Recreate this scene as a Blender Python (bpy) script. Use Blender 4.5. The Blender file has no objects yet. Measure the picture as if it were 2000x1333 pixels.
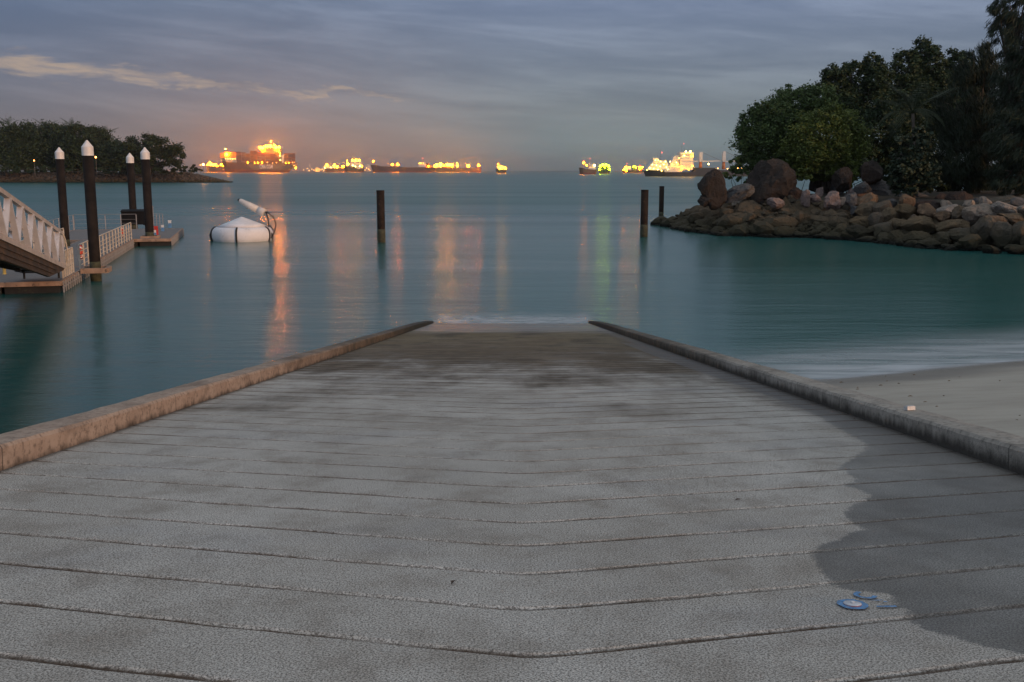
import bpy, bmesh, math, random
import numpy as np
from mathutils import Vector, Matrix, noise
from math import sin, cos, tan, atan, atan2, radians, pi, sqrt, exp

rnd = random.Random(11)
S = bpy.context.scene
COL = S.collection

# ------------------------------------------------------------------ camera frame
F, CX, CY, Y0 = 2000.0, 1000.0, 666.5, 333.5          # focal length and horizon in photo pixels
PITCH = atan((CY - Y0) / F)
CP, SP = cos(PITCH), sin(PITCH)

def ray(px, py):
    u, v = (px - CX) / F, (CY - py) / F
    d = Vector((u, CP + v * SP, -SP + v * CP))
    return d / d.y

RS = -ray(1000, 579.4).z                               # slope of the ramp
THETA = atan(RS)
HR = 1.0 / cos(THETA)                                  # camera 1 m over the ramp plane
Y_END = HR / (-ray(1000, 632).z - RS)
H = -ray(1000, 632).z * Y_END                          # camera height over the water

def onz(px, py, z=0.0):
    r = ray(px, py); t = (z - H) / r.z
    return Vector((r.x * t, t, z))

def atd(px, py, Y):
    r = ray(px, py)
    return Vector((r.x * Y, Y, H + r.z * Y))

def onramp(px, py):
    r = ray(px, py); y = HR / (-r.z - RS)
    return r.x * y, y / cos(THETA)                     # (x, s) in the ramp's own frame

# ------------------------------------------------------------------ helpers
def lin(c):
    c = c / 255.0
    return c / 12.92 if c <= 0.04045 else ((c + 0.055) / 1.055) ** 2.4

def rgb(r, g, b):
    return (lin(r), lin(g), lin(b), 1.0)

class NT:
    def __init__(s, tree): s.t = tree
    def n(s, typ, ins=None, **props):
        nd = s.t.nodes.new(typ)
        for k, v in props.items(): setattr(nd, k, v)
        for k, v in (ins or {}).items(): s.set(nd.inputs[k], v)
        return nd
    def set(s, sock, v):
        if isinstance(v, bpy.types.NodeSocket): s.t.links.new(v, sock)
        else: sock.default_value = v
    def m(s, op, a, b=None, c=None, clamp=False):
        nd = s.t.nodes.new('ShaderNodeMath'); nd.operation = op; nd.use_clamp = clamp
        for i, v in enumerate((a, b, c)):
            if v is not None: s.set(nd.inputs[i], v)
        return nd.outputs[0]
    def ramp(s, fac, stops, interp='LINEAR'):
        nd = s.t.nodes.new('ShaderNodeValToRGB'); s.set(nd.inputs[0], fac)
        cr = nd.color_ramp; cr.interpolation = interp
        while len(cr.elements) < len(stops): cr.elements.new(0.5)
        for e, (p, c) in zip(cr.elements, stops):
            e.position = p; e.color = c if len(c) == 4 else (*c, 1)
        return nd.outputs[0]
    def step(s, v, a, b, lo=0.0, hi=1.0):
        nd = s.t.nodes.new('ShaderNodeMapRange'); nd.interpolation_type = 'SMOOTHSTEP'
        s.set(nd.inputs[0], v)
        for i, x in zip((1, 2, 3, 4), (a, b, lo, hi)): s.set(nd.inputs[i], x)
        return nd.outputs[0]
    def mix(s, f, a, b, mode='MIX'):
        nd = s.t.nodes.new('ShaderNodeMix'); nd.data_type = 'RGBA'; nd.blend_type = mode
        s.set(nd.inputs[0], f); s.set(nd.inputs[6], a); s.set(nd.inputs[7], b)
        return nd.outputs[2]
    def noise(s, vec, scale, detail=4, rough=.55, dist=0.0):
        nd = s.n('ShaderNodeTexNoise', {'Scale': scale, 'Detail': detail, 'Roughness': rough, 'Distortion': dist})
        if vec is not None: s.t.links.new(vec, nd.inputs['Vector'])
        return nd.outputs['Fac']
    def mapv(s, vec, scale=(1, 1, 1), loc=(0, 0, 0), rot=(0, 0, 0)):
        nd = s.n('ShaderNodeMapping', {'Scale': scale, 'Location': loc, 'Rotation': rot}); s.t.links.new(vec, nd.inputs['Vector'])
        return nd.outputs[0]
    def sep(s, vec):
        nd = s.n('ShaderNodeSeparateXYZ'); s.t.links.new(vec, nd.inputs[0]); return nd.outputs
    def comb(s, x=0.0, y=0.0, z=0.0):
        return s.n('ShaderNodeCombineXYZ', {0: x, 1: y, 2: z}).outputs[0]
    def obj(s):
        return s.n('ShaderNodeTexCoord').outputs['Object']

def new_mat(name):
    m = bpy.data.materials.new(name); m.use_nodes = True
    nt = m.node_tree; nt.nodes.clear(); g = NT(nt)
    out = g.n('ShaderNodeOutputMaterial'); b = g.n('ShaderNodeBsdfPrincipled')
    nt.links.new(b.outputs[0], out.inputs[0])
    return m, g, b, out

def mat_simple(name, col, rough=.7, var=.25, scale=3.0, bump=0.0, metallic=0.0, vec='obj', dirt=None, bscale=None, spec=.5):
    """one procedural painted / mineral surface with mottling and optional dirt and bump"""
    m, g, b, out = new_mat(name)
    v = g.obj()
    n1 = g.noise(v, scale, 6, .6)
    c = g.mix(g.step(n1, .3, .7), tuple(x * (1 - var) for x in col[:3]) + (1,), tuple(min(1, x * (1 + var)) for x in col[:3]) + (1,))
    if dirt:
        n2 = g.noise(v, scale * 2.7, 8, .65)
        c = g.mix(g.step(n2, dirt[1], dirt[1] + .12), c, dirt[0])
    g.set(b.inputs['Base Color'], c)
    g.set(b.inputs['Roughness'], g.m('ADD', rough - .08, g.m('MULTIPLY', n1, .16)))
    b.inputs['Metallic'].default_value = metallic; b.inputs['Specular IOR Level'].default_value = spec
    if bump:
        bp = g.n('ShaderNodeBump', {'Strength': bump, 'Distance': .03, 'Height': g.noise(v, bscale or scale * 6, 6, .65)})
        g.set(b.inputs['Normal'], bp.outputs[0])
    return m

def mat_emit(name, col, strength):
    m, g, b, out = new_mat(name)
    b.inputs['Base Color'].default_value = (*col[:3], 1)
    b.inputs['Emission Color'].default_value = (*col[:3], 1)
    b.inputs['Emission Strength'].default_value = strength
    return m

class MB:
    """collects shapes and links them as ONE mesh object"""
    def __init__(s): s.v, s.f, s.mi = [], [], []
    def add(s, vs, fs, mi=0):
        o = len(s.v); s.v += [tuple(x) for x in vs]
        s.f += [tuple(i + o for i in f) for f in fs]; s.mi += [mi] * len(fs)
        return s
    def box(s, x0, x1, y0, y1, z0, z1, mi=0, M=None):
        vs = [Vector(p) for p in ((x0,y0,z0),(x1,y0,z0),(x1,y1,z0),(x0,y1,z0),(x0,y0,z1),(x1,y0,z1),(x1,y1,z1),(x0,y1,z1))]
        if M is not None: vs = [M @ p for p in vs]
        return s.add(vs, [(0,3,2,1),(4,5,6,7),(0,1,5,4),(1,2,6,5),(2,3,7,6),(3,0,4,7)], mi)
    def bar(s, p0, p1, w, h, up=Vector((0,0,1)), mi=0):
        p0, p1 = Vector(p0), Vector(p1); d = (p1 - p0); L = d.length; d.normalize()
        r = d.cross(up)
        if r.length < 1e-4: r = d.cross(Vector((0,1,0)))
        r.normalize(); u = r.cross(d)
        M = Matrix((( d.x, r.x, u.x, p0.x),(d.y, r.y, u.y, p0.y),(d.z, r.z, u.z, p0.z),(0,0,0,1)))
        return s.box(0, L, -w/2, w/2, -h/2, h/2, mi, M)
    def tube(s, pts, rads, n=8, mi=0, cap=True):
        pts = [Vector(p) for p in pts]
        if not hasattr(rads, '__len__'): rads = [rads] * len(pts)
        rings, vs, fs = [], [], []
        for i, p in enumerate(pts):
            d = (pts[min(i+1, len(pts)-1)] - pts[max(i-1, 0)]).normalized()
            a = d.cross(Vector((.31,.95,.12))).normalized(); b = d.cross(a)
            for k in range(n):
                t = 2*pi*k/n; vs.append(p + (a*cos(t) + b*sin(t)) * rads[i])
        for i in range(len(pts)-1):
            for k in range(n):
                fs.append((i*n+k, (i+1)*n+k, (i+1)*n+(k+1)%n, i*n+(k+1)%n))
        if cap: fs += [tuple(range(n)), tuple(reversed(range((len(pts)-1)*n, len(pts)*n)))]
        return s.add(vs, fs, mi)
    def lathe(s, prof, n=24, c=(0,0,0), mi=0):
        vs, fs = [], []
        for r, z in prof:
            for k in range(n):
                t = 2*pi*k/n; vs.append((c[0]+r*cos(t), c[1]+r*sin(t), c[2]+z))
        for i in range(len(prof)-1):
            for k in range(n):
                fs.append((i*n+k, i*n+(k+1)%n, (i+1)*n+(k+1)%n, (i+1)*n+k))
        fs += [tuple(reversed(range(n))), tuple(range((len(prof)-1)*n, len(prof)*n))]
        return s.add(vs, fs, mi)
    def sphere(s, c, r, n=10, mi=0):
        c = Vector(c); m = n//2
        prof = [(max(.02*r, r*sin(pi*i/m)), -r*cos(pi*i/m)) for i in range(m+1)]
        return s.lathe(prof, n, c, mi)
    def build(s, name, mat, parent=None, smooth=False, loc=None):
        me = bpy.data.meshes.new(name); me.from_pydata(s.v, [], s.f)
        for m in (mat if isinstance(mat, (list, tuple)) else [mat]): me.materials.append(m)
        if any(s.mi): me.polygons.foreach_set('material_index', s.mi)
        if smooth: me.polygons.foreach_set('use_smooth', [True]*len(s.f))
        me.validate(); me.update()
        o = bpy.data.objects.new(name, me); COL.objects.link(o)
        if parent: o.parent = parent
        if loc is not None: o.location = loc
        return o

def np_mesh(name, verts, faces, mat, parent=None, smooth=False):
    """verts (N,3), faces (M,k) numpy"""
    me = bpy.data.meshes.new(name); N, (Mf, k) = len(verts), faces.shape
    me.vertices.add(N); me.vertices.foreach_set('co', np.asarray(verts, np.float32).ravel())
    me.loops.add(Mf*k); me.loops.foreach_set('vertex_index', faces.astype(np.int32).ravel())
    me.polygons.add(Mf)
    me.polygons.foreach_set('loop_start', np.arange(0, Mf*k, k, dtype=np.int32))
    me.polygons.foreach_set('loop_total', np.full(Mf, k, np.int32))
    me.polygons.foreach_set('use_smooth', np.full(Mf, bool(smooth)))
    me.materials.append(mat); me.update(calc_edges=True)
    o = bpy.data.objects.new(name, me); COL.objects.link(o)
    if parent: o.parent = parent
    return o

def tag(o, label=None, cat=None, group=None, kind=None):
    if label: o['label'] = label
    if cat: o['category'] = cat
    if group: o['group'] = group
    if kind: o['kind'] = kind
    return o

def empty(name, loc, label, cat, group=None, rz=0.0):
    o = bpy.data.objects.new(name, None); COL.objects.link(o)
    o.location = loc; o.rotation_euler = (0, 0, rz); o.empty_display_size = .2
    return tag(o, label, cat, group)

def grid_mesh(name, xs, ys, zf, mat, smooth=True):
    X, Y = np.meshgrid(xs, ys); Z = zf(X, Y)
    v = np.stack([X.ravel(), Y.ravel(), Z.ravel()], 1); nx, ny = len(xs), len(ys)
    i = (np.arange(ny-1)[:, None]*nx + np.arange(nx-1)[None]).ravel()
    return np_mesh(name, v, np.stack([i, i+1, i+nx+1, i+nx], 1), mat, smooth=smooth)

def fbm(x, y, z=0.0, o=4):
    return noise.fractal(Vector((x, y, z)), .6, 2.1, o)
vfbm = np.vectorize(fbm, otypes=[float])
# ------------------------------------------------------------------ render, camera, sky, sun
cam = bpy.data.cameras.new('camera'); cam.sensor_width = 36.0; cam.lens = 36.0 * F / 2000.0
cam.clip_start = .05; cam.clip_end = 60000
co = bpy.data.objects.new('camera', cam); COL.objects.link(co)
co.location = (0, 0, H); co.rotation_euler = (pi/2 - PITCH, 0, 0); S.camera = co
S.render.engine = 'CYCLES'
S.cycles.use_denoising = True
S.cycles.max_bounces = 6; S.cycles.transparent_max_bounces = 12
S.cycles.sample_clamp_indirect = 4.0
S.cycles.use_adaptive_sampling = True
S.view_settings.view_transform = 'Standard'; S.view_settings.look = 'None'
S.view_settings.exposure = 0.0; S.view_settings.gamma = 1.0

SUN_EL, SUN_AZ = radians(6.2), radians(125)            # low warm light from behind the camera, to the right
w = bpy.data.worlds.new('World'); S.world = w; w.use_nodes = True
w.node_tree.nodes.clear(); g = NT(w.node_tree)
d = g.n('ShaderNodeTexCoord').outputs['Generated']
dx, dy, dz = g.sep(d)[:3]
DEG = 180/pi
az = g.m('MULTIPLY', g.m('ARCTAN2', dx, dy), DEG)
el = g.m('MULTIPLY', g.m('ARCSINE', g.m('MAXIMUM', g.m('MINIMUM', dz, 1.0), -1.0)), DEG)
eln = g.m('DIVIDE', g.m('MAXIMUM', el, 0.0), 90.0)
def k3(c, f=1.0): return tuple(lin(x)*f for x in c) + (1,)
SKYL = [(0, k3((152,133,127))), (1.6/90, k3((150,134,131))), (3.2/90, k3((137,131,137))), (5.5/90, k3((125,129,145))), (9/90, k3((113,128,154))),
        (25/90, k3((132,138,148),1.40)), (1, k3((145,146,147),1.85))]
SKYR = [(0, k3((126,143,144))), (1.6/90, k3((129,146,151))), (3.2/90, k3((127,138,146))), (5.5/90, k3((124,136,153))), (9/90, k3((124,139,167))),
        (25/90, k3((132,138,148),1.40)), (1, k3((145,146,147),1.85))]
base = g.mix(g.step(az, -15.0, 3.0), g.ramp(eln, SKYL), g.ramp(eln, SKYR))
fl = g.step(az, -27.0, -15.0, 1.0, 0.0)
base = g.mix(fl, base, g.mix(1.0, base, (.80,.87,.95,1), 'MULTIPLY'))
# town and harbour lights tint the low haze orange over the anchored ships
gaz = g.m('MULTIPLY', g.m('ADD', az, 12.5), .11); gaz2 = g.m('MULTIPLY', g.m('ADD', az, 5.5), .34)
def bell(x, e): return g.m('MULTIPLY', g.m('EXPONENT', g.m('MULTIPLY', g.m('MULTIPLY', x, x), -1.0)), g.m('EXPONENT', g.m('MULTIPLY', g.m('MAXIMUM', e, 0.0), -.75)))
glow = g.m('ADD', bell(gaz, el), g.m('MULTIPLY', bell(gaz2, el), .5))
base = g.mix(g.m('MULTIPLY', glow, .15), base, k3((198,142,104)))
# long thin cloud streaks, drawn out sideways and tilted a little
slant = g.m('ADD', el, g.m('MULTIPLY', az, .085))
v1 = g.comb(g.m('MULTIPLY', az, .055), g.m('MULTIPLY', slant, .42), 3.1)
n1 = g.noise(v1, 1.0, 9, .62, .6)
v2 = g.comb(g.m('MULTIPLY', az, .16), g.m('MULTIPLY', slant, 1.25), 7.7)
n2 = g.noise(v2, 1.0, 8, .6, .4)
cl = g.m('ADD', g.m('MULTIPLY', n1, .68), g.m('MULTIPLY', n2, .32))
fade = g.step(el, .6, 4.0, .3, 1.0)
cf = g.m('MULTIPLY', g.m('SUBTRACT', g.step(cl, .36, .64), .5), fade)
base = g.mix(1.0, base, g.ramp(g.m('ADD', cf, .5), [(0, (.82,.85,.88,1)), (.5, (1.0,1.0,1.0,1)), (1, (1.25,1.22,1.18,1))]), 'MULTIPLY')
# the gap in the deck where the paler sky shows peach
ec = g.m('ADD', 3.55, g.m('MULTIPLY', g.m('POWER', g.m('ABSOLUTE', g.m('MINIMUM', g.m('ADD', az, 4.0), 0.0)), 1.15), .052))
wob = g.m('MULTIPLY', g.m('SUBTRACT', g.noise(g.comb(g.m('MULTIPLY', az, .22), g.m('MULTIPLY', el, .8), 1.3), 1.0, 8, .65, .4), .5), 2.6)
dd = g.m('SUBTRACT', g.m('ADD', el, wob), ec)
wid = g.step(az, -30.0, -5.0, .62, .16)
gap = g.m('MULTIPLY', g.step(g.m('ABSOLUTE', dd), g.m('MULTIPLY', wid, .25), wid, 1.0, 0.0), g.step(az, -9.0, -3.5, 1.0, 0.0))
gap = g.m('MULTIPLY', gap, g.step(az, -75.0, -45.0, 0.0, 1.0))
gap = g.m('MULTIPLY', gap, g.step(g.m('ADD', g.m('MULTIPLY', n2, .5), g.m('MULTIPLY', g.noise(g.comb(g.m('MULTIPLY', az, .5), g.m('MULTIPLY', slant, 3.2), 2.2), 1.0, 8, .65, .5), .5)), .40, .60, .10, .85))
base = g.mix(gap, base, k3((190,168,150)))
# the side of the sky behind the camera, where the light comes from, is brighter
back = g.step(g.m('MULTIPLY', dy, -1.0), -.35, 1.0, 1.0, 1.9)
base = g.mix(1.0, base, g.comb(back, back, back), 'MULTIPLY')
sky = g.n('ShaderNodeTexSky', sky_type='NISHITA', sun_disc=False, sun_elevation=SUN_EL, sun_rotation=SUN_AZ)
bgA = g.n('ShaderNodeBackground', {'Strength': .05}); g.set(bgA.inputs[0], sky.outputs[0])
bgB = g.n('ShaderNodeBackground', {'Strength': 1.0}); g.set(bgB.inputs[0], base)
mx = g.n('ShaderNodeMixShader', {0: .93}); g.set(mx.inputs[1], bgA.outputs[0]); g.set(mx.inputs[2], bgB.outputs[0])
g.set(g.n('ShaderNodeOutputWorld').inputs[0], mx.outputs[0])

sl = bpy.data.lights.new('sun', 'SUN'); sl.energy = 2.1; sl.angle = radians(12); sl.color = (1.0, .56, .30)
so = bpy.data.objects.new('sun', sl); COL.objects.link(so)
sd = Vector((sin(SUN_AZ)*cos(SUN_EL), cos(SUN_AZ)*cos(SUN_EL), sin(SUN_EL)))
so.rotation_euler = sd.to_track_quat('Z', 'Y').to_euler(); so.location = sd*50 + Vector((0,0,20))

# ------------------------------------------------------------------ water
m, g, b, out = new_mat('sea_water'); M_WATER = m
v = g.obj(); X, Y, Z = g.sep(v)[:3]
near = g.m('DIVIDE', 1.0, g.m('ADD', 1.0, g.m('MULTIPLY', g.m('ABSOLUTE', Y), .012)))
big = g.noise(g.mapv(v, (.012, .05, 1)), 1.0, 5, .55)
g.set(b.inputs['Base Color'], g.mix(g.step(big, .3, .7), (.014,.088,.080,1), (.021,.104,.093,1)))
rv = g.noise(g.mapv(v, (.006, .035, 1)), 1.0, 4, .6)
g.set(b.inputs['Roughness'], g.m('ADD', g.step(rv, .3, .7, .17, .25), g.step(Y, 85.0, 190.0, 0.0, .13)))
b.inputs['IOR'].default_value = 1.33
b.inputs['Specular Tint'].default_value = (.74, 1.0, .98, 1)
h1 = g.noise(g.mapv(v, (.55, 2.6, 1)), 1.0, 5, .6)
h2 = g.noise(g.mapv(v, (.09, .42, 1)), 1.0, 4, .55)
hh = g.m('ADD', g.m('MULTIPLY', h1, .05), g.m('MULTIPLY', h2, .11))
bp = g.n('ShaderNodeBump', {'Strength': g.step(Y, 60.0, 170.0, .62, .40), 'Distance': 1.0, 'Height': hh}); g.set(b.inputs['Normal'], bp.outputs[0])
mb = MB()
mb.add([(-12000,-60,0),(12000,-60,0),(12000,12000,0),(-12000,12000,0)], [(0,1,2,3)])
tag(mb.build('sea', M_WATER), kind='structure')

def foam_mat(name, col, dens, sx, sy):
    m, g, b, out = new_mat(name)
    uv = g.n('ShaderNodeUVMap').outputs[0]; U, V, _ = g.sep(uv)[:3]
    v = g.obj()
    n = g.noise(g.mapv(v, (sx, sy, 1)), 1.0, 7, .62, .5)
    edge = g.m('MULTIPLY', g.step(V, 0, .1), g.step(V, .15, 1, 1, 0))
    edge = g.m('MULTIPLY', edge, g.m('MULTIPLY', g.step(U, 0, .12), g.step(U, .9, 1, 1, 0)))
    a = g.m('MULTIPLY', g.m('MULTIPLY', edge, g.step(n, .25, .72, .30, 1)), dens)
    g.set(b.inputs['Base Color'], col); b.inputs['Roughness'].default_value = .9
    b.inputs['Specular IOR Level'].default_value = .1
    g.set(b.inputs['Alpha'], a)
    return m

def strip(name, p_in, p_out, mat, z=.006, nv=10, zf=None):
    """sheet between two polylines with u along, v across"""
    mb = MB(); n = len(p_in); uvs = []
    for j in range(nv):
        t = j/(nv-1)
        for i in range(n):
            p = Vector(p_in[i]).lerp(Vector(p_out[i]), t); mb.v.append((p.x, p.y, z if zf is None else max(z, zf(p.x, p.y) + .012))); uvs.append((i/(n-1), t))
    for j in range(nv-1):
        for i in range(n-1):
            a = j*n+i; mb.f.append((a, a+1, a+n+1, a+n)); mb.mi.append(0)
    o = mb.build(name, mat, smooth=True); ul = o.data.uv_layers.new(name='UVMap')
    for lp in o.data.loops: ul.data[lp.index].uv = uvs[lp.vertex_index]
    return o
# ------------------------------------------------------------------ the boat ramp (own frame: x across, s down the slope)
RAMP_ROOT = Vector((0, 0, H - HR))
JP, JM, JX = .42, .30, .055                             # joint pitch, chevron slope, chevron apex
_jc = [onramp(1040, y)[1] for y in (1287, 1195, 1122, 1066, 1021, 985)]
J0 = sum(s - k*JP for k, s in enumerate(_jc))/len(_jc)
XL, XR = onramp(0, 920)[0], onramp(2000, 929)[0]
def chev(x): return JM*(math.sqrt((x-JX)**2 + .004) - .02)

m, g, b, out = new_mat('ramp_concrete'); M_RAMP = m
v = g.obj(); X, Sx, Z = g.sep(v)[:3]
xa = g.m('SUBTRACT', X, JX)
wav = g.m('MULTIPLY', g.m('SUBTRACT', g.noise(g.mapv(v, (2.2, .35, 1)), 1.0, 5, .6), .5), .085)
ax = g.m('SUBTRACT', g.m('SQRT', g.m('ADD', g.m('MULTIPLY', xa, xa), .004)), .02)
t = g.m('DIVIDE', g.m('SUBTRACT', g.m('SUBTRACT', Sx, g.m('MULTIPLY', ax, JM)), g.m('SUBTRACT', J0, wav)), JP)
jd = g.n('ShaderNodeAttribute', attribute_name='joint_distance').outputs['Fac']          # metres to the nearest joint
# dry concrete
spk = g.noise(v, 150.0, 4, .8)
spk2 = g.noise(v, 40.0, 6, .75)
mott = g.noise(g.mapv(v, (.9, .55, 1)), 1.0, 6, .6)
mot2 = g.noise(g.mapv(v, (3.1, 2.4, 1), (4, 1, 0)), 1.0, 6, .65)
c = g.mix(g.step(mott, .3, .7), (.58,.55,.49,1), (.74,.71,.645,1))
c = g.mix(g.m('MULTIPLY', g.step(mot2, .42, .72), .55), c, (.30,.255,.20,1)); c = g.mix(g.m('MULTIPLY', g.step(g.noise(g.mapv(v, (.55, .8, 1), (6, 2, 4)), 1.0, 7, .68), .46, .74), .30), c, (.22,.19,.15,1))
blue = g.noise(g.mapv(v, (.8, .9, 1), (9, 3, 2)), 1.0, 4, .6)
c = g.mix(g.m('MULTIPLY', g.step(blue, .52, .7), .25), c, (.36,.385,.42,1))
c = g.mix(g.m('MULTIPLY', g.step(spk, .43, .58), .88), c, (.10,.09,.078,1))
c = g.mix(g.m('MULTIPLY', g.step(spk2, .52, .68), .35), c, (.15,.135,.115,1))
c = g.mix(g.step(g.noise(g.mapv(v, (1,1,1), (3,3,3)), 140.0, 2, .6), .68, .74, 0, .6), c, (.58,.56,.52,1))
# stains across the ramp, streaked sideways (long-standing algae below the tide line)
st = g.noise(g.mapv(v, (.26, 1.5, 1)), 1.0, 10, .74, .25)
sb = g.noise(g.mapv(v, (.85, .26, 1), (2, 7, 0)), 1.0, 6, .62)
sp = g.m('ADD', Sx, g.m('ADD', g.m('MULTIPLY', g.m('SUBTRACT', sb, .5), 25.0), g.m('MULTIPLY', g.m('SUBTRACT', st, .5), 15.0)))
algae = g.m('MULTIPLY', g.step(sp, 8.5, 17.5), g.step(st, .30, .52, .55, 1.0))
brown = g.ramp(g.m('DIVIDE', sp, 40.0), [(.25, (.10,.083,.066,1)), (.33, (.062,.046,.033,1)), (.46, (.13,.098,.058,1)), (.62, (.19,.15,.078,1)), (.75, (.125,.115,.06,1)), (.85, (.11,.115,.10,1)), (1, (.09,.10,.095,1))])
brown = g.mix(g.step(st, .47, .62), brown, (.19,.155,.115,1)); brown = g.mix(g.step(sb, .52, .62, 0, .55), brown, (.05,.04,.03,1))
c = g.mix(g.m('MULTIPLY', algae, .93), c, brown)
c = g.mix(g.m('MULTIPLY', algae, g.m('MULTIPLY', g.step(g.noise(g.mapv(v, (.9, 16, 1)), 1.0, 6, .7), .48, .60), .85)), c, (.040,.032,.025,1))
c = g.mix(g.m('MULTIPLY', algae, g.m('MULTIPLY', g.step(g.noise(g.mapv(v, (1.3, 7, 1), (4, 9, 2)), 1.0, 7, .72), .54, .66), .55)), c, (.24,.21,.17,1))
# wet patch with a scalloped edge, traced from where the water has run down beside the right kerb
WP = [(2050,1292),(2000,1277),(1960,1270),(1880,1255),(1810,1229),(1776,1216),(1768,1200),(1752,1180),(1745,1163),(1645,1151),(1618,1140),(1603,1112),(1580,1085),
      (1582,1074),(1640,1050),(1690,1033),(1662,1018),(1648,1004),(1668,985),(1701,970),(1668,955),(1641,947),(1678,938),(1655,925),(1633,914),(1665,895),(1697,870),(1668,856),(1640,838),(1600,815),(1560,795),(1505,775),(1455,757),(1390,735),(1290,700),(1200,665)]
pts = sorted((onramp(*p)[1], onramp(*p)[0]) for p in WP)
S0, S1 = 2.2, 24.0
fc = g.n('ShaderNodeFloatCurve')
g.set(fc.inputs['Value'], g.m('POWER', g.m('DIVIDE', g.m('MAXIMUM', g.m('SUBTRACT', Sx, S0), 0.0), S1-S0), .5))
cv = fc.mapping.curves[0]
for i, (s, x) in enumerate(pts):
    p = (min(1, max(0, ((s-S0)/(S1-S0))**.5)), x/4.0)
    if i < 2: cv.points[i].location = p
    else: cv.points.new(*p)
for p in cv.points: p.handle_type = 'VECTOR'
fc.mapping.update()
bound = g.m('MULTIPLY', fc.outputs[0], 4.0)
wob = g.m('MULTIPLY', g.m('SUBTRACT', g.noise(v, 8.0, 9, .78), .5), .26)
wet = g.step(g.m('SUBTRACT', g.m('ADD', X, wob), bound), -.012, .02)
wet = g.m('MULTIPLY', wet, g.step(Sx, 20.0, 24.0, 1, 0))
low = g.step(g.m('ADD', Sx, g.m('MULTIPLY', g.m('SUBTRACT', g.noise(g.mapv(v, (.6, 1.0, 1)), 1.0, 4, .6), .5), 6.0)), 26.5, 31.0)
runs = g.m('MULTIPLY', g.step(g.m('ADD', X, g.m('MULTIPLY', g.m('SUBTRACT', st, .5), .5)), XR-.55, XR-.12), g.step(Sx, 4.0, 8.0))
wetall = g.m('MAXIMUM', g.m('MAXIMUM', wet, low), g.m('MULTIPLY', runs, .8))
wv_ = g.noise(g.mapv(v, (1.1, .8, 1), (8, 8, 1)), 1.0, 7, .68)
c = g.mix(g.m('MULTIPLY', wet, .92), c, g.mix(1.0, c, g.mix(g.step(wv_, .35, .65), (.33,.34,.345,1), (.52,.53,.53,1)), 'MULTIPLY'))
c = g.mix(g.m('MULTIPLY', wet, g.step(g.noise(v, 120.0, 2, .6), .66, .72, 0, .55)), c, (.42,.42,.42,1))
c = g.mix(g.m('MULTIPLY', runs, .75), c, (.07,.065,.058,1))
# dirt-filled joints
jw = g.m('ADD', g.m('ADD', .0125, g.m('MULTIPLY', g.m('MAXIMUM', g.m('SUBTRACT', Sx, 3.0), 0.0), .0018)), g.m('MULTIPLY', g.step(g.noise(g.mapv(v, (1.3, .5, 1), (5, 5, 0)), 1.0, 6, .7), .36, .66), .0105))
jn = g.m('SUBTRACT', jd, g.m('MULTIPLY', g.m('SUBTRACT', g.noise(v, 38.0, 3, .6), .5), .009))
jm = g.step(jn, g.m('MULTIPLY', jw, .4), jw, 1.0, 0.0)
jm = g.m('MULTIPLY', jm, g.step(g.noise(g.mapv(v, (.75, .4, 1), (1, 8, 0)), 1.0, 5, .7), .36, .56, .38, 1.0))
jcol = g.mix(g.noise(g.mapv(v, (1.7, 1, 1)), 1.0, 5, .6), (.030,.020,.013,1), (.105,.060,.034,1))
c = g.mix(g.m('MULTIPLY', jm, .92), c, jcol)
lip = g.m('MULTIPLY', g.step(g.m('ABSOLUTE', g.m('SUBTRACT', jn, .02)), .0, .01, 1, 0), .02)
c = g.mix(lip, c, (.42,.40,.37,1))
# blackish growth along the foot of both kerbs
ed = g.m('MINIMUM', g.m('SUBTRACT', X, XL), g.m('SUBTRACT', XR, X))
edm = g.m('MULTIPLY', g.step(g.m('ADD', ed, g.m('MULTIPLY', g.m('SUBTRACT', spk2, .5), .10)), .0, .07, 1, 0), .7)
c = g.mix(edm, c, (.05,.043,.035,1))
g.set(b.inputs['Base Color'], c)
rr = g.mix(g.step(wetall, 0, 1), (.88,)*3+(1,), (.55,)*3+(1,))
rr = g.mix(g.m('MULTIPLY', low, g.step(st, .35, .6, 1, .35)), rr, (.25,)*3+(1,))
g.set(b.inputs['Roughness'], rr); g.set(b.inputs['Specular IOR Level'], g.m('MAXIMUM', g.step(wetall, 0, 1, .12, .38), g.m('MULTIPLY', low, 1.0)))
hgt = g.m('ADD', g.m('MULTIPLY', spk, .5), g.m('ADD', g.m('MULTIPLY', spk2, .9), g.m('MULTIPLY', jm, -.8)))
bp = g.n('ShaderNodeBump', {'Strength': .55, 'Distance': .006, 'Height': hgt}); g.set(b.inputs['Normal'], bp.outputs[0])

xs = sorted(set([XL-.02, JX] + [XL + (XR-XL)*i/90 for i in range(1, 90)] + [XR+.02]))
rows = []
for k in range(-13, 92):
    t0 = J0 + k*JP; tilt = 0.0
    rows += [(t0-.022, 0.0, .022), (t0-.009, -.008, .009), (t0, -.010, 0.0), (t0+.009, -.008, .009), (t0+.022, 0.0, .022), (t0+JP*.5, 0, JP*.5)]
vs, jat = [], []
for (tt, z, jdist) in rows:
    for x in xs:
        dz = .002*noise.noise(Vector((x*.5, tt*.5, 5))) 
        wv = .04*(noise.noise(Vector((x*1.1, tt*.3, 2))))
        wq = .016*noise.noise(Vector((x*1.1, round((tt-J0)/JP)*3.7, 2))) + .007*noise.noise(Vector((x*5.0, round((tt-J0)/JP)*3.7, 8)))
        vs.append((x, tt + chev(x) + (wq if jdist < .1 else 0), z + dz)); jat.append(jdist)
nx, ny = len(xs), len(rows)
i = (np.arange(ny-1)[:, None]*nx + np.arange(nx-1)[None]).ravel()
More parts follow.
